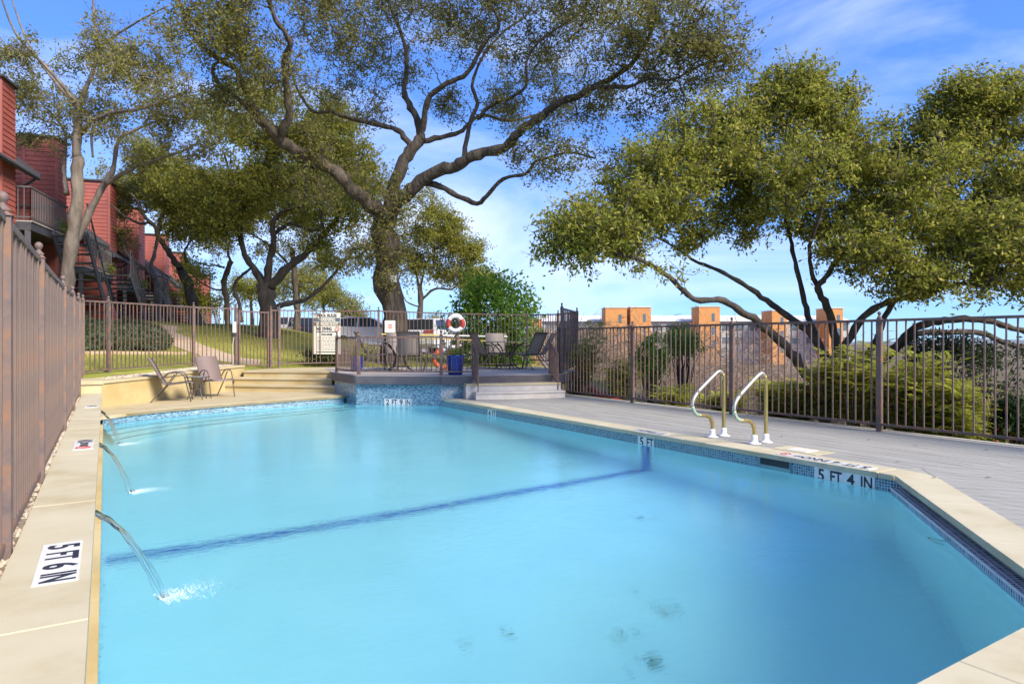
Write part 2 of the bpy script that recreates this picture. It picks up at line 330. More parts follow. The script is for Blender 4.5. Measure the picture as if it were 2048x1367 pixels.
# ============================================================ pool
FARC = [(-.03, 12.25), (.3, 12.62), (.75, 12.95), (1.3, 13.24), (1.9, 13.5), (2.6, 13.73), (3.5, 14.0), (4.5, 14.28)]
PW = [(4.5, 14.28), (4.53, 13.62), (5.97, 12.52)]            # tiled platform wall seen above the water
CH0, CH1 = (5.97, 3.16), (3.68, 1.15)                         # chamfer corners (coping edge)
plaster = mat('pool_plaster', (.53, .77, .845), .7, (.495, .74, .815), 1.2, .1, 30)
POOL = [(-.03, 1.15)] + FARC + [PW[1], PW[2], CH0, CH1]
def depth(y): return float(np.interp(y, [3.5, 6.4, 10.3, 13.2], [1.68, 1.52, 1.2, .86]))
b = MB(); ys = np.linspace(.8, 15, 30)
for y in ys: b.v += [(-.4, y, ZW - depth(y)), (6.4, y, ZW - depth(y))]
b.f = [(2 * i, 2 * i + 1, 2 * i + 3, 2 * i + 2) for i in range(len(ys) - 1)]
pool = struct(b.build('pool_basin', plaster), 'pale blue plastered pool basin')
nor = 1
strip([CH0, PW[2]], -2.1, -.2, 'side_wall', plaster, pool)
strip([(-.03, 1.15)] + FARC, -2.1, -.2, 'side_wall', plaster, pool)
strip(PW, -2.1, -.2, 'side_wall', plaster, pool)
strip([CH0, CH1], -2.1, -.2, 'side_wall', plaster, pool); strip([CH1, (-.03, 1.15)], -2.1, -.2, 'side_wall', plaster, pool)
# blue lane stripe on floor and up the right wall
SY = 6.30; stripe = mat('blue_stripe_tile', (.004, .05, .36), .4, (.01, .10, .46), 40)
b = MB(); b.box((.0, SY - .06, ZW - depth(SY) - .01), (5.97, SY + .06, ZW - depth(SY) + .012)); b.box((5.945, SY - .06, ZW - depth(SY)), (5.98, SY + .06, -.24))
b.build('lane_stripe', stripe, pool)
# underwater entry steps along the far curve
nosing = mat('dark_nosing_tile', (.02, .06, .12), .4)
for k, (off, dz) in enumerate([(1.15, .60), (.8, .42), (.45, .22)]):
    inner = [(x + .45 * off * (.3 + x * .05), y - off * (1 - .08 * x)) for x, y in FARC]
    MB().prism(FARC + inner[::-1], -1.6, ZW - dz).build('entry_step', plaster, pool)
    b = MB()
    for p, q in zip(inner, inner[1:]): b.bar((*p, ZW - dz + .004), (*q, ZW - dz + .004), .045, .012)
    b.build('step_nosing', nosing, pool)
# waterline tile bands
M_T = M_TILE
strip([(5.975, 2.9), (5.975, 12.52)][::-1], -.215, -.04, 'tile_band', M_T, pool)
strip(FARC[::-1], -.26, -.03, 'tile_band', M_MOS, pool)
cdir = Vector((CH0[0] - CH1[0], CH0[1] - CH1[1])).normalized(); cn = Vector((cdir.y, -cdir.x))     # outward normal of chamfer
c0b, c1b = (CH0[0] + cn.x * .11, CH0[1] + cn.y * .11), (CH1[0] + cn.x * .11, CH1[1] + cn.y * .11)
strip([c1b, c0b], -.125, -.035, 'tile_band', M_T, pool)
b = MB(); ll = (Vector(CH0) - Vector(CH1)).length; b.uv = [(0, 0), (ll, 0), (ll, .12), (0, .12), (0, 0), (ll, 0), (ll, .1), (0, .1)]
L1, L0 = (CH1[0] - cn.x * .03, CH1[1] - cn.y * .03), (CH0[0] - cn.x * .03, CH0[1] - cn.y * .03); b.add([(*L1, -.118), (*L0, -.118), (*c0b, -.112), (*c1b, -.112)], [(0, 1, 2, 3)]); b.add([(*L1, -.22), (*L0, -.22), (*L0, -.118), (*L1, -.118)], [(0, 1, 2, 3)])
b.build('tile_ledge', M_LEDGE, pool)
b = MB(); b.bar((CH1[0] - cn.x * .03, CH1[1] - cn.y * .03, -.117), (CH0[0] - cn.x * .03, CH0[1] - cn.y * .03, -.117), .009, .007); b.build('ledge_edge_trim', M_WHITE, pool)
# skimmer mouth (flat plate on the tile band, recess shade put into its colour)
p0, p1 = 4.20, 4.56
b = MB(); b.box((5.968, p0, -.20), (5.98, p1, -.055)); b.build('skimmer_mouth', mat('skimmer_recess_shade', (.02, .03, .035), .6), pool)
b = MB(); b.box((5.955, p0 - .012, -.205), (5.985, p0, -.05)); b.box((5.955, p1, -.205), (5.985, p1 + .012, -.05)); b.box((5.962, p0, -.2), (5.966, p1, -.125)); b.build('skimmer_frame', mat('skimmer_plastic', (.16, .30, .32), .4), pool)
# anchor ring on the chamfer wall, under water
rg = thing('wall_anchor_ring', 'small steel anchor ring on the pool wall just under the water', 'pool fitting', (0, 0, 0))
c = at(1874, 1105, ZW - .12); pts = [c + Vector((cdir.x, cdir.y, 0)) * .06 * math.cos(q) + Vector((0, 0, .05)) * math.sin(q) - Vector((cn.x, cn.y, 0)) * .05 * math.sin(q) for q in np.linspace(-.6, 3.7, 14)]
MB().tube(pts, .007, 6).build('ring', M_STEEL, rg, True); MB().tube([pts[0], pts[0] + Vector((cn.x, cn.y, 0)) * .1], .012, 6).build('socket', M_STEEL, rg)

# water surface
wm = bpy.data.materials.new('pool_water'); wm.use_nodes = True; t = wm.node_tree; N = t.nodes; l = t.links.new; N.remove(N['Principled BSDF'])
gl = N.new('ShaderNodeBsdfGlass'); gl.inputs['IOR'].default_value = 1.33; gl.inputs['Roughness'].default_value = .0; gl.inputs['Color'].default_value = (.735, .97, 1, 1)
co = N.new('ShaderNodeTexCoord'); mpn = N.new('ShaderNodeMapping'); mpn.inputs['Rotation'].default_value = (0, 0, -TH); mpn.inputs['Scale'].default_value = (.55, 1.25, 1); l(co.outputs['Object'], mpn.inputs['Vector'])
n1 = N.new('ShaderNodeTexNoise'); n1.inputs['Scale'].default_value = 17; n1.inputs['Detail'].default_value = 5; n1.inputs['Roughness'].default_value = .6; n1.inputs['Distortion'].default_value = .6; l(mpn.outputs['Vector'], n1.inputs['Vector'])
n2 = N.new('ShaderNodeTexNoise'); n2.inputs['Scale'].default_value = 1.6; n2.inputs['Detail'].default_value = 2; l(mpn.outputs['Vector'], n2.inputs['Vector'])
ad = N.new('ShaderNodeMath'); ad.operation = 'MULTIPLY_ADD'; ad.inputs[1].default_value = 2.0; l(n2.outputs['Fac'], ad.inputs[0]); l(n1.outputs['Fac'], ad.inputs[2])
bm_ = N.new('ShaderNodeBump'); bm_.inputs['Strength'].default_value = .5; bm_.inputs['Distance'].default_value = .0052; l(ad.outputs[0], bm_.inputs['Height']); l(bm_.outputs['Normal'], gl.inputs['Normal'])
l(gl.outputs['BSDF'], N['Material Output'].inputs['Surface'])
b = MB(); b.add([(x, y, ZW) for x, y in POOL[::-1]], [tuple(range(len(POOL)))]); struct(b.build('water', wm), 'clear turquoise pool water with fine ripples')

# ============================================================ copings and raised left wall
def stones(parent, pts, w, z0, z1, m, side=1, gap=.0016, lng=.9, name='coping_stone'):
    """coping stones along a plan polyline, w wide to the given side"""
    for p, q in zip(pts, pts[1:]):
        p, q = Vector(p), Vector(q); d = q - p; L0 = d.length; k = max(1, round(L0 / lng)); d.normalize(); nrm = Vector((d.y, -d.x)) * side * w
        for i in range(k):
            a_, c_ = p + d * (L0 * i / k + gap), p + d * (L0 * (i + 1) / k - gap); dz = random.uniform(-.0015, .0015)
            MB().prism([tuple(a_), tuple(c_), tuple(c_ + nrm), tuple(a_ + nrm)], z0, z1 + dz, .003).build(name, m, parent)
M_GROUT = mat('grey_grout', (.20, .175, .13), .9)
coping = struct(obj('pool_coping', None), 'cream limestone coping round the pool')
CW = .33
stones(coping, [(5.95, 3.30), (5.95, 12.25)], CW, -.05, 0, M_COPE, 1, lng=.95)
o0 = Vector(CH0) + cn * CW
MB().prism([(5.95, 3.292), (6.28, 3.292), (6.28, 3.06), (o0.x - .03, o0.y - .03), (CH0[0] - .02, CH0[1] - .005)], -.05, 0, .006).build('coping_stone', M_COPE, coping)
e0, e1 = Vector(CH0) - cdir * .04, Vector(CH1)
stones(coping, [tuple(e1), tuple(e0)], CW, -.05, 0, M_COPE, 1, lng=1.0)
MB().box((5.957, 3.31, -.048), (6.273, 12.24, -.006)).build('grout', M_GROUT, coping)
q0, q1 = e1 + cn * .008, e0 + cn * .008; MB().prism([tuple(q0 + cdir * .02), tuple(q1 - cdir * .02), tuple(q1 - cdir * .02 + cn * .31), tuple(q0 + cdir * .02 + cn * .31)], -.048, -.006).build('grout', M_GROUT, coping)
stones(coping, [(-.02, 1.19), (3.6, 1.19)], .36, -.05, -.002, M_COPE, 1, lng=.95)
MB().prism([(3.61, 1.19), (3.69, 1.165), (e1.x + cn.x * CW - .01, e1.y + cn.y * CW), (3.61, .83)], -.05, -.002).build('coping_stone', M_COPE, coping)

lw = thing('raised_wall', 'low cream capped wall along the left side of the pool with water spouts', 'wall')
MB().box((-.325, -1.2, -2.1), (-.075, 13.35, ZL - .052)).build('wall_body', M_YWALL, lw)
MB().box((-.076, -1.2, -.3), (-.024, 12.4, -.128)).build('water_ledge', M_YWALL, lw)
ygr = np.arange(-1.2, 13.3, .92)
for y0 in ygr:
    MB().prism([(-.33, y0 + .0015), (-.045, y0 + .0015), (-.045, min(y0 + .9185, 13.35)), (-.33, min(y0 + .9185, 13.35))], ZL - .05, ZL + random.uniform(-.0015, .0015), .0025).build('coping_stone', M_COPE, lw)
MB().box((-.322, -1.2, ZL - .05), (-.052, 13.34, ZL - .006)).build('grout', M_GROUT, lw)
# end pillar
MB().box((-.36, 13.36, -.3), (-.05, 14.25, .45)).build('end_pillar', M_YWALL, lw); MB().prism([(-.38, 13.33), (-.02, 13.33), (-.02, 14.28), (-.38, 14.28)], .45, .515, .008).build('pillar_cap', M_COPE2, lw)
spout_y = [4.42, 7.35, 10.9]
for y in spout_y:
    MB().tube([(-.10, y, ZL - .085), (-.055, y, ZL - .085)], .028, 10).build('spout', mat('spout_pipe', (.35, .35, .33), .4), lw)
# gravel strip beside the left fence
b = MB(); rr = random.Random(3)
def pebble(b, c, r):
    k = 5; an = rr.uniform(0, 6); vs = [(c[0] + r * math.cos(an + 6.283 * j / k) * rr.uniform(.7, 1.1), c[1] + r * math.sin(an + 6.283 * j / k) * rr.uniform(.7, 1.1), c[2]) for j in range(k)] + [(c[0] + rr.uniform(-.3, .3) * r, c[1], c[2] + r * rr.uniform(.5, .9))]
    b.add(vs, [(j, (j + 1) % k, k) for j in range(k)])
for i in range(2600):
    y = rr.uniform(1.5, 14.5); x = rr.uniform(-.56, -.335); pebble(b, (x, y, max(245e-3 + .012 * rr.random(), 0)), rr.uniform(.012, .026))
peb = MB().box((-.7, -1.5, -.4), (-.332, 14.3, .25)).build('gravel_bed', mat('sand', (.30, .23, .15), .95, (.22, .17, .11), 40), lw)
o = b.build('pebbles', M_GRAVEL, lw); o['kind'] = 'stuff'

# ============================================================ right deck (planks one by one)
deck = struct(obj('wood_deck', None), 'grey board deck on the right side of the pool')
MB().prism([(6.1, 3.0), (8.86, 3.0), (8.86, 11.9), (6.1, 12.2)], -.3, -.04).build('deck_base', M_FASC, deck)
MIT0, MIT1 = (6.28, 3.27), (9.2, 2.34)
bw = .138
yb = [11.75, 8.3, 5.0, 2.0]
x = 6.285
while x < 8.8:
    x1 = min(x + bw - .010, 8.82); jo = random.uniform(-.8, .8)
    ys_ = [12.3, 8.6 + jo, 5.6 - jo * .5, 1.5]
    for ya, yc in zip(ys_, ys_[1:]):
        pl = [(x, yc + .002), (x1, yc + .002), (x1, ya - .002), (x, ya - .002)]
        pl = clip(pl, MIT0, MIT1)
        if len(pl) > 2: MB().prism(pl, -.04, -.004 + random.uniform(-.001, .001)).build('plank', M_DECK, deck)
    x += bw
MB().box((8.825, 2.0, -.12), (8.9, 12.2, .004)).build('edge_board', mat('pale_edge_board', (.52, .49, .44), .8, (.45, .42, .37), 6), deck)
CO1 = Vector(CH0) + cn * CW; CO0 = Vector(CH1) + cn * CW
for i in range(-8, 42):
    c_ = CO0 + cdir * (i * bw) ; q0 = c_; q1 = c_ + cn * 4.2; e_ = cdir * (bw - .010)
    pl = [tuple(q0), tuple(q0 + e_), tuple(q1 + e_), tuple(q1)]
    pl = clip(pl, MIT1, MIT0)
    pl = clip(pl, (8.82, -9), (8.82, 9)) if pl else pl
    if len(pl) > 2: MB().prism(pl, -.04, -.004 + random.uniform(-.001, .001)).build('plank', M_DECK, deck)
MB().prism([(3.7, -2), (8.86, -2), (8.86, 2.95), (6.4, 2.95), (4.1, .95)], -.3, -.045).build('deck_base', M_FASC, deck)
MB().prism([(6.18, 2.86), (6.75, 2.8), (6.75, 3.2), (6.285, 3.30), (6.285, 3.06)], -.04, -.007).build('corner_board', M_DECK, deck)
# skimmer lid let into deck
lid = deck
MB().prism([(6.285, 4.12), (6.62, 4.12), (6.62, 4.66), (6.285, 4.66)], -.002, .004).build('skimmer_frame', M_COPE, lid)
MB().prism([(6.34, 4.27), (6.56, 4.27), (6.56, 4.52), (6.34, 4.52)], .004, .008).build('skimmer_cover', mat('lid_plastic', (.66, .62, .52), .5), lid)

# ============================================================ far-left terrace, steps, retaining wall
ter = struct(obj('terrace', None), 'yellow limestone terrace at the far left end of the pool')
RW = [(-.05, 14.05), (.86, 14.95), (1.82, 16.2), (2.46, 17.05), (3.0, 17.78)]
ex = [(x + .0, y - .035) for x, y in FARC]
MB().prism([(-.06, 12.2)] + [p for p in ex[1:]] + [(4.6, 14.3), (4.7, 15.2), (2.5, 17.2), (1.8, 16.4), (.8, 15.1), (-.06, 14.2)], -.05, -.004).build('terrace_slab', M_COPE2, ter)
for p, q in zip(ex, ex[1:]):
    p_, q_ = Vector(p), Vector(q); d = (q_ - p_).normalized(); nn = Vector((-d.y, d.x)) * .32
    MB().prism([tuple(p_ + d * .002), tuple(q_ - d * .002), tuple(q_ + nn - d * .002), tuple(p_ + nn + d * .002)], -.052, .003 + random.uniform(-.001, .001), .005).build('coping_stone', M_COPE2, ter)
rw = thing('retaining_wall', 'low yellow stucco retaining wall behind the two lounge chairs', 'wall')
rtop = [.47, .50, .55, .58, .59]
for (p, q), (za, zb) in zip(zip(RW, RW[1:]), zip(rtop, rtop[1:])):
    p_, q_ = Vector(p), Vector(q); d = (q_ - p_).normalized(); nn = Vector((-d.y, d.x))
    def sl(o_in, o_out, z0a, z0b, z1a, z1b, name, m):
        a0, a1, b0, b1 = p_ + nn * o_in, q_ + nn * o_in, p_ + nn * o_out, q_ + nn * o_out
        MB().add([(*a0, z0a), (*a1, z0b), (*b1, z0b), (*b0, z0a), (*a0, z1a), (*a1, z1b), (*b1, z1b), (*b0, z1a)], [(3, 2, 1, 0), (4, 5, 6, 7), (0, 1, 5, 4), (1, 2, 6, 5), (2, 3, 7, 6), (3, 0, 4, 7)]).build(name, m, rw)
    sl(0, .4, -.3, -.3, za - .045, zb - .045, 'wall_body', M_YWALL)
    sl(-.03, .34, za - .044, zb - .044, za, zb, 'cap_stone', M_COPE2)
b = MB()
for i in range(900):
    k = rr.randrange(4); tt = rr.random(); p_ = Vector(RW[k]).lerp(Vector(RW[k + 1]), tt); d = (Vector(RW[k + 1]) - Vector(RW[k])).normalized(); nn = Vector((-d.y, d.x)) * rr.uniform(.28, .62); z = rtop[k] + (rtop[k + 1] - rtop[k]) * tt
    pebble(b, (p_.x + nn.x, p_.y + nn.y, z + .0), rr.uniform(.015, .034))
o = b.build('pebbles', M_GRAVEL, rw); o['kind'] = 'stuff'
for k in range(4):
    p_, q_ = Vector(RW[k]), Vector(RW[k + 1]); d = (q_ - p_).normalized(); nn = Vector((-d.y, d.x))
    MB().prism([tuple(p_ + nn * .3), tuple(q_ + nn * .3), tuple(q_ + nn * 1.1), tuple(p_ + nn * 1.1)], .2, rtop[k] + .01).build('gravel_bed', MATS['sand'], rw)
# steps up to the landing
stp = thing('limestone_steps', 'three broad yellow limestone steps up to the landing', 'steps')
A0, B0 = Vector((4.66, 15.12)), Vector((2.4, 17.12)); sdv = (B0 - A0).normalized(); sn_ = Vector((-sdv.y, sdv.x)) * -1
if sn_.y < 0: sn_ = -sn_
for k in range(3):
    a_, c_ = A0 + sn_ * .33 * k - sdv * .0, B0 + sn_ * .33 * k
    zt = .155 * (k + 1); far_ = .36 if k < 2 else 3.2
    a2 = Vector((4.6 + .02 * k, a_.y + (4.6 - a_.x) * sdv.y / sdv.x)); e2 = c_ - sdv * (.06 + .05 * k)
    if k < 2:
        MB().prism([tuple(a2), tuple(e2), tuple(e2 + sn_ * far_), tuple(a2 + sn_ * far_)], zt - .16, zt - .045).build('riser', M_YWALL, stp)
        MB().prism([tuple(a2 - sn_ * .03), tuple(e2 - sn_ * .03), tuple(e2 + sn_ * (far_ - .03)), tuple(a2 + sn_ * (far_ - .03))], zt - .045, zt, .006).build('tread', M_COPE2, stp)
    else:
        land = [tuple(a2 - sn_ * .03), tuple(e2 - sn_ * .03), (3.0, 17.7), (3.7, 18.5), (5.35, 18.75), (5.3, 15.4)]
        MB().prism([tuple(a2), tuple(e2), (3.2, 17.6), (3.7, 18.3), (5.2, 18.5), (5.2, 15.4)], -.2, zt - .045).build('riser', M_YWALL, stp)
        MB().prism(land, zt - .045, zt).build('landing', M_COPE2, stp)

# ============================================================ raised platform
PLAT = [(4.53, 15.3), (4.53, 13.57), (5.97, 12.40), (6.42, 12.22), (8.62, 11.72), (10.2, 13.25), (10.6, 14.65), (10.5, 15.95), (6.6, 17.75), (5.25, 18.5)]
plat = struct(obj('platform', None), 'raised timber platform with dark fascia at the far end of the pool')
ZP = .47
cx, cy = 7, 14.6
shr = lambda k: [(x + (cx - x) * k, y + (cy - y) * k) for x, y in PLAT]
MB().prism(shr(.02), .302, ZP - .03).build('frame', M_FASC, plat)
for p, q in zip(PLAT[:6], PLAT[1:6]):
    b = MB(); b.bar((*p, .375), (*q, .375), .05, .17); b.build('fascia_board', M_FASC, plat)
dirp = Vector((.849, -.528)); nrp = Vector((.528, .849)); base = Vector((4.5, 13.4))
for i in range(-16, 40):
    q = base + nrp * (i * .142); poly = [tuple(q - dirp * 5), tuple(q + dirp * 9), tuple(q + dirp * 9 + nrp * .136), tuple(q - dirp * 5 + nrp * .136)]
    for a_, c_ in zip(PLAT, PLAT[1:] + PLAT[:1]):
        poly = clip(poly, a_, c_) if len(poly) > 2 else poly
    if len(poly) > 2: MB().prism(poly, ZP - .03, ZP + random.uniform(-.001, .001)).build('plank', M_DECK2, plat)
pw_in = [(x, y) for x, y in [(4.56, 15.2), (4.56, 13.64), (5.99, 12.47), (6.5, 12.30)]]
strip(pw_in, -.26, .30, 'mosaic_wall', M_MOS, plat)
MB().prism([(8.3, 11.9), (8.62, 11.8), (10.15, 13.3), (10.5, 14.7), (10, 15)], -.9, .3).build('skirt', mat('tan_skirt', (.25, .20, .15), .8), plat)
# timber steps on the right of the platform
ws = thing('timber_steps', 'two pale grey timber steps from the deck up to the platform', 'steps')
for k, (f0, f1) in enumerate([((6.42, 11.72), (8.27, 11.18)), ((6.34, 12.0), (8.33, 11.42))]):
    zt = .155 * (k + 1); f0, f1 = Vector(f0), Vector(f1); dd = (f1 - f0).normalized(); nn = Vector((-dd.y, dd.x)); bow = -nn * .06
    mid = (f0 + f1) / 2 + bow; outl = [tuple(f0), tuple((f0 + mid) / 2 + bow * .25), tuple(mid), tuple((mid + f1) / 2 + bow * .25), tuple(f1), tuple(f1 + nn * .7), tuple(f0 + nn * .7)]
    MB().prism(outl, .0, zt - .035).build('riser', M_STEPW, ws)
    o2 = [(x - nn.x * .02, y - nn.y * .02) for x, y in outl]
    MB().prism(o2, zt - .035, zt).build('tread', M_STEPW if k == 0 else M_COPE2, ws)

# ============================================================ fences
def finial_mesh(name, m, k=1.0):
    return MB().lathe([(.036 * k, 0), (.04 * k, .008 * k), (.04 * k, .022 * k), (.028 * k, .03 * k), (.02 * k, .045 * k), (.014 * k, .052 * k), (.022 * k, .06 * k), (.031 * k, .075 * k), (.033 * k, .092 * k), (.028 * k, .108 * k), (.014 * k, .12 * k), (.001, .124 * k)], k=12).mesh(name, m, True)
FIN = {}
PICK = {}
def fence(root, pts, posts, m, mpost=None, spacing=.112, pw=.016, post_w=.062, finial=.75, bottom=.09, over=.012, thru=.0, skip=None):
    """pts: (x, y, z_ground, z_top_rail) polyline; posts: True per point or list of flags"""
    mpost = mpost or m
    key = (m.name, pw)
    if key not in PICK: PICK[key] = MB().box((-pw / 2, -pw / 2, 0), (pw / 2, pw / 2, 1)).mesh('picket', m)
    fk = (mpost.name, finial)
    if finial and fk not in FIN: FIN[fk] = finial_mesh('finial', mpost, finial)
    for i, (x, y, zg, zt) in enumerate(pts):
        if posts[i]:
            j = i if i + 1 < len(pts) else i - 1; a_ = math.atan2(pts[j + 1][1] - pts[j][1], pts[j + 1][0] - pts[j][0])
            h = zt + over - zg; w = post_w / 2
            po = MB().box((-w, -w, 0), (w, w, h)).add([(-w - .008, -w - .008, h), (w + .008, -w - .008, h), (w + .008, w + .008, h), (-w - .008, w + .008, h), (-w * .6, -w * .6, h + .02), (w * .6, -w * .6, h + .02), (w * .6, w * .6, h + .02), (-w * .6, w * .6, h + .02)],
                [(3, 2, 1, 0), (4, 5, 6, 7), (0, 1, 5, 4), (1, 2, 6, 5), (2, 3, 7, 6), (3, 0, 4, 7)]).build('post', mpost, root, False, (x, y, zg)); po.rotation_euler = (0, 0, a_)
            if finial: obj('finial', FIN[fk], po, (0, 0, h + .018))
    for (p, q) in zip(pts, pts[1:]):
        P, Q = Vector(p[:2]), Vector(q[:2]); D = (Q - P).length; ang = math.atan2(Q.y - P.y, Q.x - P.x)
        MB().bar((p[0], p[1], p[3]), (q[0], q[1], q[3]), .032, .034).build('top_rail', m, root)
        MB().bar((p[0], p[1], p[2] + bottom), (q[0], q[1], q[2] + bottom), .028, .03).build('bottom_rail', m, root)
        n = max(1, round(D / spacing))
        for k in range(1, n):
            t_ = k / n; xy = P.lerp(Q, t_); z0 = p[2] + (q[2] - p[2]) * t_ + bottom - .012; z1 = p[3] + (q[3] - p[3]) * t_
            o = obj('picket', PICK[key], root, (xy.x, xy.y, z0), (random.gauss(0, .003), random.gauss(0, .003), ang), (1, 1, z1 - z0))

ft = lambda y: float(np.interp(y, [3.4, 8.1, 12.9, 15.4], [1.70, 1.745, 1.87, 1.99]))
fg = lambda y: float(np.interp(y, [11, 13, 15.4], [.25, .28, .5]))
fr = thing('right_boundary_fence', 'brown metal picket fence along the outer edge of the grey deck', 'fence')
RP = [12.02, 9.60, 7.22, 4.81, 2.37, -.07]
fence(fr, [(8.73, y, 0, 1.465) for y in RP], [True] * 6, M_FENCE)
fl = thing('left_boundary_fence', 'weathered rust stained picket fence beside the raised left wall', 'fence')
LP = [1.1, 3.5, 5.3, 8.2, 10.55, 12.9, 15.4]
fence(fl, [(-.37, y, fg(y), ft(y)) for y in LP], [True] * 7, M_FENCE2, M_POST2, spacing=.105, pw=.018, post_w=.066, finial=.72, bottom=.07)
ff = thing('lawn_fence', 'brown picket fence on top of the yellow retaining wall', 'fence')
fence(ff, [(-.33, 15.42, .5, 1.99), (.06, 15.86, .53, 2.0), (1.84, 17.72, .57, 2.03), (2.86, 18.05, .52, 2.03)], [False, True, True, True], M_FENCE)
gt = thing('pool_gate', 'brown metal gate standing at the head of the limestone steps', 'gate')
fence(gt, [(2.93, 18.0, .47, 1.97), (3.72, 18.42, .47, 1.97)], [True, True], M_FENCE, post_w=.045, finial=0, bottom=.1)
fb = thing('back_fence', 'dark picket fence behind the platform carrying the pool rules sign', 'fence')
fence(fb, [(3.80, 18.44, .5, 2.03), (4.03, 18.5, .5, 2.04), (5.3, 18.66, .5, 2.06), (6.62, 17.86, .5, 2.06), (8.55, 17.05, .46, 2.0), (10.52, 16.08, .44, 1.97)], [True, True, False, True, False, True], M_FENCE)
fs_ = thing('platform_side_fence', 'picket fence seen edge on at the right end of the platform', 'fence')
fence(fs_, [(8.66, 11.83, .3, 1.93), (10.15, 13.22, .4, 1.93), (10.62, 14.68, .42, 1.94), (10.54, 16.0, .44, 1.97)], [True, True, True, False], M_FENCE, bottom=.22)
pr = thing('platform_railing', 'low brown picket railing along the front of the platform', 'railing')
fence(pr, [(4.63, 15.25, ZP, 1.28), (4.63, 13.70, ZP, 1.28), (6.04, 12.56, ZP, 1.28), (6.66, 12.33, ZP, 1.24)], [True, True, True, False], M_FENCE, spacing=.105, finial=.9, over=.02, bottom=.08)
def handrail(p, q, zp, zq, label):
    hr = thing('stair_handrail', label, 'handrail', group='handrails of the timber steps')
    p, q = Vector(p), Vector(q); mid = p.lerp(q, .35)
    prof = [(p, zp), (mid, zp - .1), (q, zq)]
    MB().tube([(*a_, z) for a_, z in prof], .02, 6).build('top_rail', M_FENCE, hr)
    lowz = [ZP + .06, ZP - .02, .30]
    b = MB()
    for (a0, _), (a1, _), z0, z1 in zip(prof, prof[1:], lowz, lowz[1:]): b.bar((*a0, z0), (*a1, z1), .024, .028)
    b.build('bottom_rail', M_FENCE, hr)
    for k in range(9):
        t_ = k / 8; xy = p.lerp(q, t_); zt = float(np.interp(t_, [0, .35, 1], [zp, zp - .1, zq])); zb = float(np.interp(t_, [0, .35, 1], lowz))
        if k in (0, 8): zb = ZP - .0 if k == 0 else .155
        MB().bar((*xy, zb), (*xy, zt), .018, .018).build('post' if k in (0, 8) else 'picket', M_FENCE, hr)
handrail((6.66, 12.33), (6.50, 11.78), 1.22, .92, 'brown stair handrail beside the blue planter')
handrail((8.42, 11.98), (8.26, 11.42), 1.20, .90, 'brown stair handrail at the foot of the boundary fence')

# ============================================================ depth markers
def marker(name, label, origin, ux, uy, txt, tile=.15, up=(0, 0, 1), red=False, group=None, tsz=.155):
    """tiles along ux, letters standing along uy; ux, uy unit vectors"""
    r_ = thing(name, label, 'depth marker', group=group)
    ux, uy = Vector(ux).normalized(), Vector(uy).normalized(); w = ux.cross(uy); M = Matrix((ux, uy, w)).transposed().to_4x4(); o = Vector(origin)
    for i, s_ in enumerate(txt):
        Mi = Matrix.Translation(o + ux * tile * (i + .5)) @ M
        t_ = MB().box((-tile / 2 + .001, -tile / 2, -.004), (tile / 2 - .001, tile / 2, .0015)).build('tile', M_WHITE, r_); t_.matrix_local = Mi
        if s_ == '@':
            b = MB(); b.tube([(.05 * math.cos(q), .05 * math.sin(q), .0022) for q in np.linspace(0, 6.283, 25)], .006, 4); b.bar((-.035, .035, .0022), (.035, -.035, .0022), .009, .003)
            o2 = b.build('no_diving_symbol', M_INKR, t_)
        elif s_.strip():
            obj('lettering', text_mesh(s_, tsz if len(s_) < 3 else tsz * .5, M_INK, .74 if len(s_) == 2 else .95, bold=.004), t_, (0, 0, .002))
    return r_
Yv, Xv, Zv = Vector((0, 1, 0)), Vector((1, 0, 0)), Vector((0, 0, 1))
# upright ones on the right wall (pool seen from inside: letters run towards -y)
marker('wall_depth_marker', 'white wall tiles reading 5 FT 4 IN near the pool corner', (5.966, 3.93, -.125), -Yv, Zv, ['5', 'FT', '4', 'IN'])
marker('wall_depth_marker', 'white wall tiles reading 5 FT at the end of the blue stripe', (5.966, 6.46, -.125), -Yv, Zv, ['5', 'FT'])
marker('wall_depth_marker', 'white wall tiles reading 4 FT at the far end of the right coping', (5.966, 10.45, -.125), -Yv, Zv, ['4', 'FT'])
pd = (Vector((5.99, 12.47, 0)) - Vector((4.56, 13.64, 0))).normalized(); mo = Vector((4.56, 13.64, 0)) + pd * .62 + Vector((-pd.y, pd.x, 0)) * -.006
marker('wall_depth_marker', 'white wall tiles reading 2 FT 9 IN on the blue mosaic wall', (mo.x, mo.y, -.1), pd, Zv, ['2', 'FT', '9', 'IN'], tile=.148)
# flat ones on the copings
marker('coping_depth_marker', 'large white tiles reading 5 FT 6 IN on the left wall nearest the camera', (-.155, 3.47, ZL + .003), -Yv, Xv, ['5', 'FT', '6', 'IN'], tile=.142)
marker('coping_depth_marker', 'white no diving tiles midway along the left wall', (-.155, 6.98, ZL + .003), -Yv, Xv, ['NO', 'DIV', 'ING', '@'], tile=.142)
marker('coping_depth_marker', 'white tiles reading 4 FT at the far end of the left wall', (-.16, 10.75, ZL + .003), -Yv, Xv, ['4', 'FT'], tile=.142)
marker('coping_depth_marker', 'white tiles reading 5 FT 4 IN NO DIVING on the right coping', (6.07, 3.40, .003), Yv, -Xv, ['5', 'FT', '4', 'IN', 'NO', 'DIV', '@'], tile=.142)
marker('coping_depth_marker', 'white tiles reading 5 FT on the right coping beyond the grab rails', (6.08, 6.05, .003), Yv, -Xv, ['5', 'FT', 'NO', 'DIV'], tile=.142)

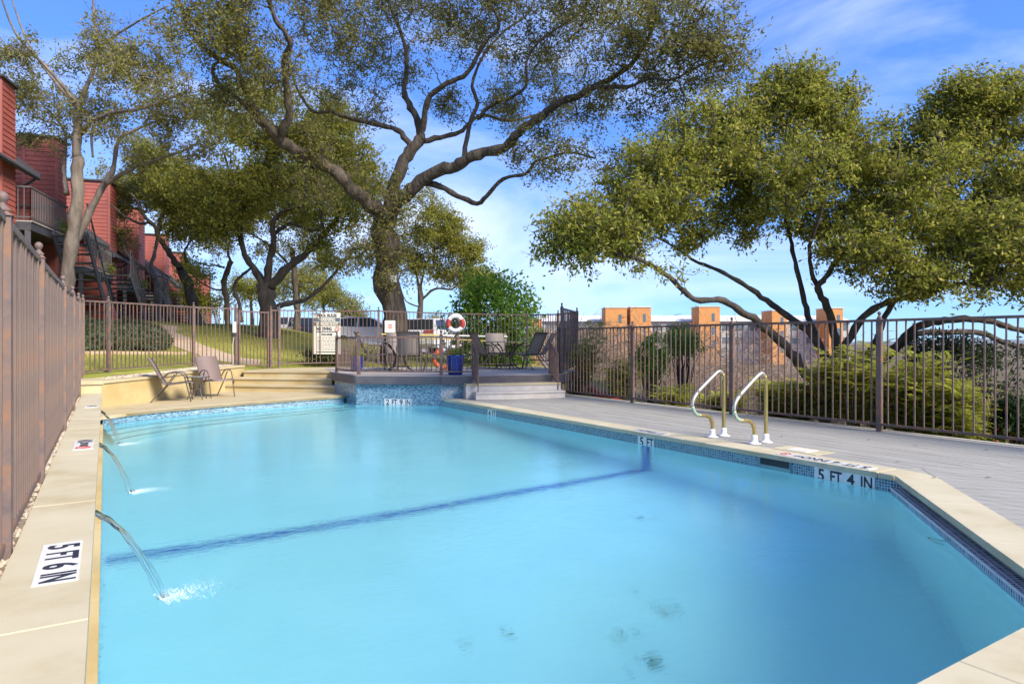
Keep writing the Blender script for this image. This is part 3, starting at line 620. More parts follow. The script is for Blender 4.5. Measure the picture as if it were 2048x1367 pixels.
# ============================================================ grab rails
def smooth_path(pts, n=5):
    P = [Vector(p) for p in pts]; out_ = []
    for i in range(len(P) - 1):
        p0, p1, p2, p3 = P[max(i - 1, 0)], P[i], P[i + 1], P[min(i + 2, len(P) - 1)]
        for k in range(n):
            t_ = k / n; out_.append(.5 * ((2 * p1) + (p2 - p0) * t_ + (2 * p0 - 5 * p1 + 4 * p2 - p3) * t_ ** 2 + (-p0 + 3 * p1 - 3 * p2 + p3) * t_ ** 3))
    return out_ + [P[-1]]
GR = [(.21, 0), (.21, .3), (.21, .68), (.195, .765), (.14, .812), (.07, .79), (-.1, .68), (-.26, .565), (-.335, .48), (-.35, .40), (-.315, .325), (-.24, .285), (-.12, .275), (-.04, .24), (0, .16), (0, .08), (0, 0)]
def grab(y, label):
    g = thing('grab_rail', label, 'grab rail', (6.41, y, 0), group='pool grab rails')
    pth = smooth_path([(x, 0, z) for x, z in GR], 4)
    cut = [0, 13, 28, 36, 44, len(pth) - 1]
    for (i0, i1), nm, m_ in zip(zip(cut, cut[1:]), ['rear_upright', 'sloping_grip', 'pool_side_bend', 'return_bend', 'front_foot_tube'], [M_BRASS, M_STEEL, M_STEEL, M_PATINA, M_BRASS]):
        MB().tube(pth[i0:i1 + 1], .0225, 12).build(nm, m_, g, True)
    for x in (0, .21):
        MB().lathe([(.075, 0), (.075, .006), (.05, .014), (.036, .03), (.034, .07), (.036, .09), (.026, .10)], (x, 0, 0), 18).build('escutcheon', M_PLASTW, g, True)
grab(5.60, 'bent brass and steel grab rail farther from the pool corner')
grab(4.98, 'bent brass and steel grab rail nearer the pool corner')

# ============================================================ furniture
def make_chair(name, label, msling, loc, rz, group):
    c = thing(name, label, 'chair', loc, rz, group); c.scale = (.86, .86, .86) if name == 'lounge_chair' else (.95, .95, .95)
    prof = [(-.47, 1.0), (-.44, .985), (-.37, .86), (-.25, .62), (-.16, .45), (-.10, .405), (.0, .40), (.2, .425), (.36, .445), (.43, .43), (.455, .40)]
    pp = smooth_path([(x, 0, z) for x, z in prof], 3); w = .26
    b = MB(); k = len(pp)
    for p in pp: b.v += [(p.x, -w, p.z), (p.x, w, p.z), (p.x + .004, -w, p.z + .006), (p.x + .004, w, p.z + .006)]
    for i in range(k - 1):
        o_ = 4 * i; b.f += [(o_, o_ + 1, o_ + 5, o_ + 4), (o_ + 2, o_ + 6, o_ + 7, o_ + 3), (o_, o_ + 4, o_ + 6, o_ + 2), (o_ + 1, o_ + 3, o_ + 7, o_ + 5)]
    b.build('sling', msling, c, True)
    for s_ in (-1, 1):
        y = s_ * (w + .012)
        MB().tube([(p.x, y, p.z) for p in pp], .013, 6).build('side_rail', M_FRAME, c, True)
        arm = smooth_path([(-.2, y + s_ * .02, .5), (-.14, y + s_ * .03, .58), (-.04, y + s_ * .03, .655), (.12, y + s_ * .03, .67), (.24, y + s_ * .03, .64), (.30, y + s_ * .03, .55), (.36, y + s_ * .03, .30), (.43, y + s_ * .03, 0)], 4)
        MB().tube(arm, .014, 6).build('arm_and_front_leg', M_FRAME, c, True)
        MB().tube([(.09, y + s_ * .025, .63), (-.06, y + s_ * .02, .40), (-.40, y + s_ * .02, 0)], .013, 6).build('rear_leg', M_FRAME, c)
    MB().tube([(-.08, -w - .02, .39), (-.08, w + .02, .39)], .011, 6).build('crossbar', M_FRAME, c); MB().tube([(.33, -w - .03, .42), (.33, w + .03, .42)], .011, 6).build('crossbar', M_FRAME, c)
    MB().tube([(-.455, -w, .985), (-.455, w, .985)], .012, 6).build('crossbar', M_FRAME, c)
    return c
make_chair('lounge_chair', 'mauve sling chair in side view beside the small glass table', M_SLING, (1.13, 14.72, 0), rad(-10), 'sling chairs on the terrace')
make_chair('lounge_chair', 'mauve sling chair facing the pool in front of the yellow wall', M_SLING, (2.02, 15.52, 0), rad(-70), 'sling chairs on the terrace')
sta = thing('side_table', 'small round glass side table between the two terrace chairs', 'table', (1.62, 14.98, 0))
MB().lathe([(.01, .455), (.22, .455), (.225, .46), (.22, .466), (.01, .466)], k=24).build('glass_top', M_TGLASS, sta)
MB().tube([(.235 * math.cos(q), .235 * math.sin(q), .458) for q in np.linspace(0, 6.283, 25)], .012, 6).build('rim', M_FRAME, sta, True)
for q in (.4, 1.97, 3.54, 5.11):
    d = Vector((math.cos(q), math.sin(q), 0)); MB().tube(smooth_path([d * .21 + Zv * .45, d * .17 + Zv * .36, d * .12 + Zv * .26, d * .15 + Zv * .12, d * .21], 3), .011, 6).build('leg', M_FRAME, sta, True)
MB().tube([(.13 * math.cos(q), .13 * math.sin(q), .22) for q in np.linspace(0, 6.283, 17)], .008, 6).build('brace_ring', M_FRAME, sta, True)
Rv, Fv = Vector((CS, -SN, 0)), Vector((SN, CS, 0))
def round_table(label, loc):
    t_ = thing('patio_table', label, 'table', loc)
    MB().lathe([(.02, .70), (.58, .70), (.60, .705), (.60, .72), (.58, .724), (.02, .724)], k=32).build('tabletop', mat('speckled_tabletop', (.16, .165, .15), .35, (.24, .24, .22), 40), t_)
    for q in (.5, 2.07, 3.64, 5.21):
        d = Vector((math.cos(q), math.sin(q), 0)); MB().tube(smooth_path([d * .5 + Zv * .69, d * .32 + Zv * .58, d * .16 + Zv * .36, d * .22 + Zv * .12, d * .42 + Zv * .0], 4), .016, 6).build('leg', M_FRAME, t_, True)
    MB().tube([(.25 * math.cos(q), .25 * math.sin(q), .10) for q in np.linspace(0, 6.283, 21)], .012, 6).build('foot_ring', M_FRAME, t_, True)
T1 = at(800, 739, ZP); T2 = at(1014, 736, ZP)
round_table('round patio table on the platform behind the low railing', T1); round_table('round patio table on the platform under the green shrub', T2)
def pchair(T, r, f, look, label):
    p = T + Rv * r + Fv * f; d = Rv * look[0] + Fv * look[1]; make_chair('patio_chair', label, M_SLING2, (p.x, p.y, ZP), math.atan2(d.y, d.x), 'taupe sling chairs on the platform')
pchair(T1, -.62, -.25, (1, .35), 'taupe sling chair in side view by the platform corner post')
pchair(T1, -.25, .85, (.15, -1), 'taupe sling chair facing the pool in front of the big trunk')
pchair(T1, .32, -.62, (-.1, 1), 'taupe sling chair with its back to the pool behind the railing')
pchair(T1, .98, .15, (-1, -.1), 'taupe sling chair at the right of the railing table')
pchair(T2, -.50, -.30, (.85, .4), 'taupe sling chair left of the shrub table facing right')
pchair(T2, -.28, .75, (.2, -1), 'taupe sling chair behind the shrub table facing the pool')
pchair(T2, .55, -.38, (-.75, .6), 'taupe sling chair nearest the right handrail turned away')
pchair(T2, .85, .45, (-1, -.15), 'taupe sling chair at the far right of the shrub table')

def planter(label, loc, r, h):
    p = thing('planter', label, 'planter', loc)
    MB().lathe([(r * .66, 0), (r * .74, .02), (r * .86, h * .5), (r * .96, h * .9), (r * 1.02, h * .93), (r * 1.02, h), (r * .92, h), (r * .88, h * .9), (.01, h * .88)], k=28).build('pot', M_BLUE, p, True)
    MB().lathe([(.01, h * .88), (r * .88, h * .885), (r * .87, h * .89), (.01, h * .9)], k=20).build('soil', M_SOIL, p)
    n = 260; a_ = RNG.uniform(0, 6.283, n); q = np.sqrt(RNG.uniform(0, 1, n)) * r * .9; pos = np.stack([q * np.cos(a_), q * np.sin(a_), h + np.abs(RNG.normal(0, .06, n))], -1)
    obj('foliage', quads_mesh('foliage', cards(pos, .09, .03, 1), M_LIME), p)
M_LIME = leafmat('lime_leaf', (.13, .20, .03), (.28, .32, .06), None, .4)
pl_ = at(920, 749, ZP); planter('large cobalt blue glazed planter by the stair handrail', (pl_.x, pl_.y + .22, ZP), .205, .43)
pl_ = at(709, 741, ZP); planter('cobalt blue planter half hidden behind the platform corner post', (pl_.x + .02, pl_.y - .1, ZP), .17, .36)

def life_ring(label, c, R, r, nrm, ca, cb, ph=0, rope=True, group=None):
    L_ = thing('life_ring', label, 'life ring', c)
    nrm = Vector(nrm).normalized(); u = nrm.cross(Zv).normalized(); v = u.cross(nrm) * -1
    fn = lambda q, k=1: (u * math.cos(q) + v * math.sin(q)) * R * k
    for k in range(8):
        q0 = ph + k * math.pi / 4; wide = .22
        if k % 2 == 0: a_, e_ = q0 - math.pi / 4 + wide, q0 + math.pi / 4 - wide
        else: a_, e_ = q0 - wide, q0 + wide
        MB().tube([fn(q) for q in np.linspace(a_, e_, 9)], r, 10).build('red_section' if k % 4 == (0 if ca else 9) or False else 'ring_section', ca if k % 4 == 0 else (cb if k % 2 == 0 else M_PLASTW), L_, True)
    if rope:
        pts = [(fn(q, 1.32 + .05 * math.cos(4 * q + .4)) - nrm * .02) for q in np.linspace(0, 6.283, 41)]; MB().tube(pts, .008, 5).build('grab_line', M_PLASTW, L_, True)
    return L_
lp = atZ(911, 645, 17.2)
life_ring('red and white life ring hung high on a wooden post', lp, .19, .058, -Fv, M_REDR, M_PLASTW, 0)
b = thing('ring_post', 'slim weathered wooden post carrying the red life ring', 'post'); MB().box((lp.x + .06, lp.y + .06, .46), (lp.x + .14, lp.y + .14, 1.85)).build('timber', M_WOOD, b); MB().bar((lp.x, lp.y, lp.z + .17), (lp.x + .1, lp.y + .12, lp.z + .17), .03, .03).build('hook', M_STEEL, b)
lp2 = atZ(886, 712, 16.4); lp2.z = ZP + .285
life_ring('orange and white life ring leaning low behind the planter', lp2, .215, .06, -Fv + Zv * .25 + Rv * .25, M_ORANGE, M_ORANGE, .5, False)
# rescue poles hung on the back fence
def fpt(t_, off=.07, z=0):
    a_, c_ = Vector((6.62, 17.86)), Vector((10.52, 16.08)); p = a_.lerp(c_, t_); d = (c_ - a_).normalized(); nn = Vector((d.y, -d.x)); return Vector((p.x + nn.x * off, p.y + nn.y * off, z))
po = thing('rescue_pole', 'long white and yellow rescue pole hung level on the back fence', 'pole'); MB().tube([fpt(.02, .09, 1.40), fpt(.42, .09, 1.37)], .02, 8).build('yellow_half', mat('yellow_pole', (.62, .46, .10), .4), po); MB().tube([fpt(.42, .09, 1.37), fpt(.86, .09, 1.33)], .021, 8).build('white_half', M_PLASTW, po)
po = thing('skimmer_pole', 'yellow skimmer pole hung just below the white pole', 'pole'); MB().tube([fpt(.08, .12, 1.33), fpt(.95, .12, 1.16)], .016, 8).build('tube', MATS['yellow_pole'], po); MB().bar(fpt(.5, .02, 1.25), fpt(.5, .13, 1.245), .03, .03).build('hanger', M_STEEL, po)

# signs and boxes
def on_fence(a_, c_, t_, off, z): 
    a_, c_ = Vector(a_), Vector(c_); p = a_.lerp(c_, t_); d = (c_ - a_).normalized(); nn = Vector((d.y, -d.x)); return Vector((p.x + nn.x * off, p.y + nn.y * off, z)), Vector((d.x, d.y, 0)), Vector((nn.x, nn.y, 0))
sg = thing('pool_rules_sign', 'tall cream pool rules sign with warning panel on the back fence', 'sign')
sc_, d_, n_ = on_fence((5.3, 18.66), (6.62, 17.86), .06, .05, 1.42)
Ms = Matrix.Translation(sc_) @ Matrix((d_, Zv, n_)).transposed().to_4x4(); sg.matrix_world = Ms
SW, SH = .76, 1.17
MB().box((-SW / 2, -SH / 2, -.008), (SW / 2, SH / 2, 0)).build('board', M_SIGN, sg)
MB().box((-SW / 2 + .01, .335, .0), (SW / 2 - .01, .445, .003)).build('warning_band', M_SIGNG, sg)
MB().box((-SW / 2 + .01, .215, .0), (SW / 2 - .01, .32, .003)).build('lifeguard_band', mat('sign_brown', (.16, .13, .09), .5), sg)
for s_, y, sz, m_, sx in (('POOL RULES', .505, .125, M_INK, .78), ('WARNING', .39, .135, M_SIGN, .72), ('NO LIFEGUARD ON DUTY', .268, .11, M_SIGN, .48), ('NO DIVING', .13, .135, M_INK, .62), ('POOL HOURS', -.03, .07, M_INK, .7)):
    obj('lettering', text_mesh(s_, sz, m_, sx, bold=.004), sg, (-.08 if s_ == 'NO DIVING' else 0, y, .005))
b = MB(); b.tube([(.29 + .06 * math.cos(q), .13 + .06 * math.sin(q), .005) for q in np.linspace(0, 6.283, 25)], .009, 4); b.bar((.25, .17, .005), (.33, .09, .005), .014, .003); b.build('no_diving_symbol', M_INKR, sg)
b = MB()
for k in range(11):
    y = -.1 - k * .037
    x = -.27
    while x < .26:
        w_ = random.uniform(.03, .09); b.box((x, y - .007, .001), (min(x + w_, .28), y + .007, .003)); x += w_ + .018
b.build('small_print', mat('print_grey', (.20, .19, .16), .6), sg)
for y in (.05, -.525): MB().box((-.3, y - .012, .001), (.3, y + .012, .0032)).build('bold_line', M_INK, sg)
pq = thing('notice_plaque', 'small cream plaque with red print on the fence before the big trunk', 'sign')
sc_, d_, n_ = on_fence((6.62, 17.86), (8.55, 17.05), .155, .05, 1.62); pq.matrix_world = Matrix.Translation(sc_) @ Matrix((d_, Zv, n_)).transposed().to_4x4()
MB().prism([(-.15, -.17), (-.13, -.17), (.13, -.17), (.15, -.15), (.145, 0), (.15, .15), (.13, .17), (-.13, .17), (-.15, .15), (-.145, 0)], -.006, 0).build('board', M_SIGN, pq)
for y, w_ in ((.045, .05), (0, .045), (-.045, .05)):
    b = MB(); b.box((-w_, y - .016, 0), (-.006, y + .016, .002)); b.box((.006, y - .016, 0), (w_, y + .016, .002)); b.build('red_print', M_INKR, pq)
bx = thing('fence_panel_box', 'blank beige panel fixed to the fence above the shrub table', 'panel')
sc_, d_, n_ = on_fence((8.55, 17.05), (10.52, 16.08), .66, .06, 1.25); bx.matrix_world = Matrix.Translation(sc_) @ Matrix((d_, Zv, n_)).transposed().to_4x4()
MB().prism([(-.13, -.16), (.13, -.16), (.13, .15), (.1, .17), (-.12, .13)], -.03, .03).build('board', M_BEIGEBOX, bx); MB().box((.1, -.18, -.04), (.13, .16, -.031)).build('bracket', M_FENCE, bx)
kp = thing('gate_keypad', 'white and black keypad box on the gate post', 'keypad', (2.80, 17.93, 1.42))
MB().box((-.04, -.03, .0), (.04, .03, .27)).build('housing', M_PLASTW, kp); MB().box((-.035, -.04, -.1), (.045, .02, -.003)).build('reader', M_INK, kp); MB().tube([(.0, 0, -.1), (-.05, -.02, -.35), (-.03, -.02, -.9)], .012, 6).build('conduit', M_GREYBOX, kp)

# ============================================================ apartment building (left)
BO = Vector((-2.3, 24.95)); Bs = Vector((.26, .9656)); Bn = Vector((Bs.y, -Bs.x))
def bp(s_, n_, z): p = BO + Bs * s_ + Bn * n_; return Vector((p.x, p.y, z))
def bquad(b, s0, s1, n0, n1, z0, z1):
    P = [bp(s0, n0, z0), bp(s1, n0, z0), bp(s1, n1, z0), bp(s0, n1, z0), bp(s0, n0, z1), bp(s1, n0, z1), bp(s1, n1, z1), bp(s0, n1, z1)]
    return b.add(P, [(0, 1, 2, 3), (7, 6, 5, 4), (1, 0, 4, 5), (2, 1, 5, 6), (3, 2, 6, 7), (0, 3, 7, 4)])
def siding(p, q, z0, z1, nrm, name, m, parent, ex=.165, lip=.022):
    b = MB(); z = z0; p, q, nrm = Vector(p), Vector(q), Vector(nrm)
    while z < z1:
        zt = min(z + ex, z1); o = nrm * lip
        b.add([(p.x + o.x, p.y + o.y, z), (q.x + o.x, q.y + o.y, z), (q.x + nrm.x * .004, q.y + nrm.y * .004, zt), (p.x + nrm.x * .004, p.y + nrm.y * .004, zt), (p.x, p.y, z), (q.x, q.y, z)], [(0, 1, 2, 3), (4, 5, 1, 0)]); z = zt
    return b.build(name, m, parent)
apt = thing('apartment_building', 'red sided apartment row with chimney towers and dark balconies up the lawn', 'building')
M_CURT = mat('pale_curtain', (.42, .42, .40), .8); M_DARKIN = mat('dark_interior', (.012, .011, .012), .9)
TOW = [(-.95, 0, 8.9, -1.75), (3.4, 4.3, 8.4, -1.9), (9.6, 10.7, 8.3, -3.2), (14.6, 15.9, 8.1, -2.6), (21, 22.1, 7.7, -2.4), (27, 28, 7.4, -2.2), (33, 34, 7.1, -2.2), (38.2, 39.3, 6.9, -2.2)]
ROOFS = [(-5, .9, 6.35), (5.6, 8.3, 5.15), (9.2, 11.6, 4.9), (16.6, 20.6, 4.9), (22.4, 26.4, 4.7), (28.4, 32.4, 4.6)]
BALC = [(.1, 3.3, 4.9), (4.9, 8.7, 4.05), (10.9, 14.4, 3.85), (16.2, 20.4, 3.7), (22.3, 26.4, 3.6), (28.3, 32.4, 3.5)]
WALLS = [(-8, -.9, 7.6, M_RED), (-.02, 3.4, 6.9, M_RED), (4.2, 9.7, 6.7, M_RED), (10.6, 14.7, 6.1, M_YEL), (15.8, 21.1, 6.6, M_YEL), (22, 27.1, 6.5, M_RED), (27.9, 33.1, 6.4, M_YEL), (33.9, 38.4, 6.2, M_YEL)]
for i, (s0, s1, zt, nb) in enumerate(TOW):
    g = gz(*(bp(s1, 0, 0).xy)) - .6
    tw = bquad(MB(), s0 + .03, s1, nb, -.03, g, zt).build('tower', M_TRIM, apt)
    siding(bp(s0 + .03, nb, 0).xy, bp(s0 + .03, -.03, 0).xy, g, zt - .12, -Bs, 'siding', M_RED, tw); siding(bp(s0 + .03, -.03, 0).xy, bp(s1, -.03, 0).xy, g, zt - .12, Bn, 'siding', M_RED, tw)
    b = MB(); bquad(b, s0 - .01, s0 + .06, -.1, .0, g, zt - .1); bquad(b, s0 - .005, s0 + .05, -1.1, -1.0, g, zt - .1); b.build('corner_trim', M_TRIM, tw)
    bquad(MB(), s0 - .06, s1 + .1, nb - .07, .05, zt, zt + .07).build('tower_cap', M_ROOF, tw)
for w0, w1, zt, wm_ in WALLS:
    g = gz(*(bp(w0, 0, 0).xy)) - .6
    bquad(MB(), w0, w1, -6, -1.72, g, zt).build('wall', M_TRIM, apt); siding(bp(w0, -1.72, 0).xy, bp(w1, -1.72, 0).xy, g, zt, Bn, 'siding', wm_, apt); siding(bp(w0, -6, 0).xy, bp(w0, -1.72, 0).xy, g, zt, -Bs, 'siding', wm_, apt)
    bquad(MB(), w0 - .1, w1 + .1, -6.1, -1.6, zt + .003, zt + .12).build('roof_edge', M_ROOF, apt)
for e0, e1, lo_ in ROOFS:
    hi = lo_ + 1.85
    b = MB(); P = [bp(e0, -2.1, hi), bp(e1, -2.1, hi), bp(e1, .2, lo_), bp(e0, .2, lo_)]; b.add(P + [p + Vector((0, 0, .16)) for p in P], [(4, 5, 6, 7), (0, 1, 5, 4), (1, 2, 6, 5), (2, 3, 7, 6), (3, 0, 4, 7)]); ro = b.build('roof', M_ROOF, apt)
    MB().add([p - Vector((0, 0, .004)) for p in P], [(3, 2, 1, 0)]).build('soffit', M_SOFFIT, ro)
    MB().tube([bp(e0 - .05, .25, lo_ + .06), bp(e1 + .05, .25, lo_ + .06)], .075, 6).build('gutter', M_DGREY, ro)
    for e_ in (e0 - .03, e1 + .03): MB().bar(bp(e_, -2.1, hi + .09), bp(e_, .28, lo_ + .09), .05, .22).build('rake_board', M_DGREY, ro)
    MB().tube([bp(e1 - .1, .22, lo_), bp(e1 - .1, -.1, lo_ - .25), bp(e1 - .1, -1.5, lo_ - .3)], .04, 6).build('downspout', M_DGREY, ro)
for i, (c0, c1, zb) in enumerate(BALC):
    g = gz(*(bp(c0, 0, 0).xy)) - .6; s0 = c0 - .9
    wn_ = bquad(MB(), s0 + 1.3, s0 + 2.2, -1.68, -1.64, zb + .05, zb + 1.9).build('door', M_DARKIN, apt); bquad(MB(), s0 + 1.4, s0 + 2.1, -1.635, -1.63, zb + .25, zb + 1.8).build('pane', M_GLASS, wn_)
    wn_ = bquad(MB(), s0 + 2.5, s0 + 3.9, -1.68, -1.64, zb + .8, zb + 1.9).build('window', M_PLASTW, apt); bquad(MB(), s0 + 2.58, s0 + 3.17, -1.635, -1.63, zb + .88, zb + 1.82).build('pane', M_GLASS, wn_); bquad(MB(), s0 + 3.23, s0 + 3.82, -1.635, -1.63, zb + .88, zb + 1.82).build('pane', M_CURT, wn_)
    ba = bquad(MB(), c0, c1, -1.72, .35, zb - .28, zb - .02).build('balcony', M_DGREY, apt)
    for k in range(12): bquad(MB(), c0 + (c1 - c0) * k / 12 + .01, c0 + (c1 - c0) * (k + 1) / 12 - .01, -1.7, .38, zb - .018, zb + .012).build('deck_board', M_DECK2, ba)
    b = MB(); b.bar(bp(c0, .33, zb + 1.05), bp(c1, .33, zb + 1.05), .05, .05); b.bar(bp(c0, .33, zb + .12), bp(c1, .33, zb + .12), .04, .04)
    for c_ in (c0, c1): b.bar(bp(c_, -1.6, zb + 1.05), bp(c_, .33, zb + 1.05), .05, .05); b.bar(bp(c_, -1.6, zb + .12), bp(c_, .33, zb + .12), .04, .04)
    for k in range(25): p = bp(c0 + (c1 - c0) * k / 24, .33, zb + .03); b.bar(p, p + Zv * 1.02, .018, .018)
    for c_ in (c0, c1):
        for k in range(13): p = bp(c_, -1.6 + 1.93 * k / 12, zb + .03); b.bar(p, p + Zv * 1.02, .018, .018)
    b.build('railing', M_RAILG, ba)
    for s_ in (c0 + .08, c1 - .08): MB().bar(bp(s_, .24, g), bp(s_, .24, zb - .28), .15, .15).build('support_post', M_DGREY, ba)
    bquad(MB(), c0 + .05, c1 - .05, -1.6, -1.55, g, zb - .3).build('opening_shade', M_DARKIN, ba)  # near-black sheet: shade of the opening below the balcony, put into its colour
    gs = gz(*(bp(c1 + .8, 1.0, 0).xy)); a_, e_ = bp(c1 - 1.7, .45, zb - .1), bp(c1 + 1.0, .45, gs)
    st = MB().bar(a_, e_, .05, .25).build('staircase', M_DGREY, apt); MB().bar(a_ + Vector((*Bn, 0)) * .95, e_ + Vector((*Bn, 0)) * .95, .05, .25).build('stringer', M_DGREY, st)
    for k in range(11):
        p = a_.lerp(e_, (k + .5) / 11); MB().bar(p + Zv * .06, p + Zv * .06 + Vector((*Bn, 0)) * .95, .27, .045).build('tread', M_DGREY, st)
    b = MB(); o_ = Vector((*Bn, 0)) * .97; b.bar(a_ + o_ + Zv * 1.0, e_ + o_ + Zv * 1.0, .045, .045)
    for k in range(12): p = a_.lerp(e_, k / 11) + o_; b.bar(p, p + Zv * 1.0, .02, .02)
    b.build('stair_railing', M_RAILG, st)
    n = 300; pos = np.array(bp(c1 - .5, .3, zb + .25)) + RNG.normal(0, .13, (n, 3)); obj('balcony_plant', quads_mesh('balcony_plant', cards(pos, .12, .04, 1), M_LIME), ba)['kind'] = 'stuff'
MB().lathe([(.02, 0), (.09, .02), (.09, .2), (.05, .26), (.02, .3)], bp(.4, -1.4, 6.05), 10).build('lantern', M_CURT, apt)

# ============================================================ lawn dressing: path, kerb, bed, grass
def ribbon(name, cl, wd, m, lift=.012, label=None, n=14):
    P = [hit(px, py) for px, py in cl]; P = smooth_path([(p.x, p.y, 0) for p in P], 8); b = MB(); k = 5
    for i, p in enumerate(P):
        d = (P[min(i + 1, len(P) - 1)] - P[max(i - 1, 0)]).normalized(); w_ = wd if not callable(wd) else wd(i / (len(P) - 1)); nn = Vector((-d.y, d.x, 0))
        for j in range(k):
            q = p + nn * w_ * (j / (k - 1) - .5); b.v.append((q.x, q.y, gz(q.x, q.y) + lift))
    b.f = [(i * k + j, i * k + j + 1, (i + 1) * k + j + 1, (i + 1) * k + j) for i in range(len(P) - 1) for j in range(k - 1)]
    return struct(b.build(name, m), label)
M_PATH = mat('sandy_path', (.42, .30, .19), .9, (.50, .38, .26), 3, .4, 30, dist=.01)
ribbon('path', [(520, 724), (462, 718), (410, 702), (368, 686), (342, 670), (322, 659), (338, 650), (378, 643)], lambda t_: 1.35 - .75 * t_, M_PATH, label='sandy garden path winding up the lawn')
kb = thing('bed_kerb', 'thin tan stone kerb along the front of the planting bed', 'kerb')
Pk = [hit(px, 707) for px in range(150, 372, 20)]
for p, q in zip(Pk, Pk[1:]): MB().bar((p.x, p.y, p.z + .02), (q.x, q.y, q.z + .02), .14, .09).build('kerb_stone', M_PATH, kb)
BED = [hit(*p) for p in [(150, 704), (250, 703), (338, 703), (344, 690), (326, 674), (298, 662), (240, 660), (150, 658)]]; BEDP = [(p.x, p.y) for p in BED]
PATHP = [hit(*p) for p in [(520, 724), (462, 718), (410, 702), (368, 686), (342, 670), (322, 659), (338, 650)]]
n = 60000; bx0 = np.array(BEDP); x = RNG.uniform(bx0[:, 0].min(), bx0[:, 0].max(), n); y = RNG.uniform(bx0[:, 1].min(), bx0[:, 1].max(), n); k = inpoly(BEDP, x, y); x, y = x[k][:26000], y[k][:26000]
hh = .18 + .14 * np.sin(x * 2.1) * np.sin(y * 1.7 + 1) + .1 * np.sin(x * 5 + y * 4)
pos = np.stack([x, y, ground(x, y) + np.abs(hh) * RNG.uniform(.25, 1.1, len(x)) ** .7 + .06], -1)
M_GC = leafmat('groundcover_leaf', (.045, .07, .03), (.11, .14, .07), None, .25)
tag(obj('ground_cover', quads_mesh('ground_cover', cards(pos, .12, .035, 1), M_GC)), 'dark green trailing ground cover filling the bed beside the path', None, None, 'stuff')
# grass blades
n = 150000; x = RNG.uniform(-9, 13, n); y = RNG.uniform(15, 38, n)
LAWN = [(-.9, 15.4), (.3, 16.6), (1.6, 18.1), (2.9, 18.7), (4, 18.8), (5.4, 19.0), (6.6, 18.2), (10.4, 16.5), (12.5, 18), (11, 26), (6, 36), (0, 34), (-6, 24)]
k = inpoly(LAWN, x, y) & ~inpoly(BEDP, x, y)
for a_, c_ in zip(PATHP, PATHP[1:]):
    dx, dy = c_.x - a_.x, c_.y - a_.y; t_ = np.clip(((x - a_.x) * dx + (y - a_.y) * dy) / (dx * dx + dy * dy), 0, 1); k &= np.hypot(x - a_.x - t_ * dx, y - a_.y - t_ * dy) > .62
x, y = x[k], y[k]; n = len(x); zg = ground(x, y); an = RNG.uniform(0, 6.283, n); hgt = RNG.uniform(.03, .075, n); lean = RNG.normal(0, .025, (n, 2))
v = np.empty((n, 4, 3)); w_ = .006
v[:, 0] = np.stack([x - np.cos(an) * w_, y - np.sin(an) * w_, zg - .005], -1); v[:, 1] = np.stack([x + np.cos(an) * w_, y + np.sin(an) * w_, zg - .005], -1)
v[:, 2] = np.stack([x + lean[:, 0] + np.cos(an) * w_ * .3, y + lean[:, 1], zg + hgt], -1); v[:, 3] = np.stack([x + lean[:, 0] - np.cos(an) * w_ * .3, y + lean[:, 1], zg + hgt], -1)
M_GRASS = leafmat('grass_blade', (.20, .23, .035), (.38, .36, .07), (.42, .35, .15), .3, .7)
tag(obj('grass', quads_mesh('grass', v.reshape(-1, 3), M_GRASS)), 'short mown grass on the sloping lawn', None, None, 'stuff')

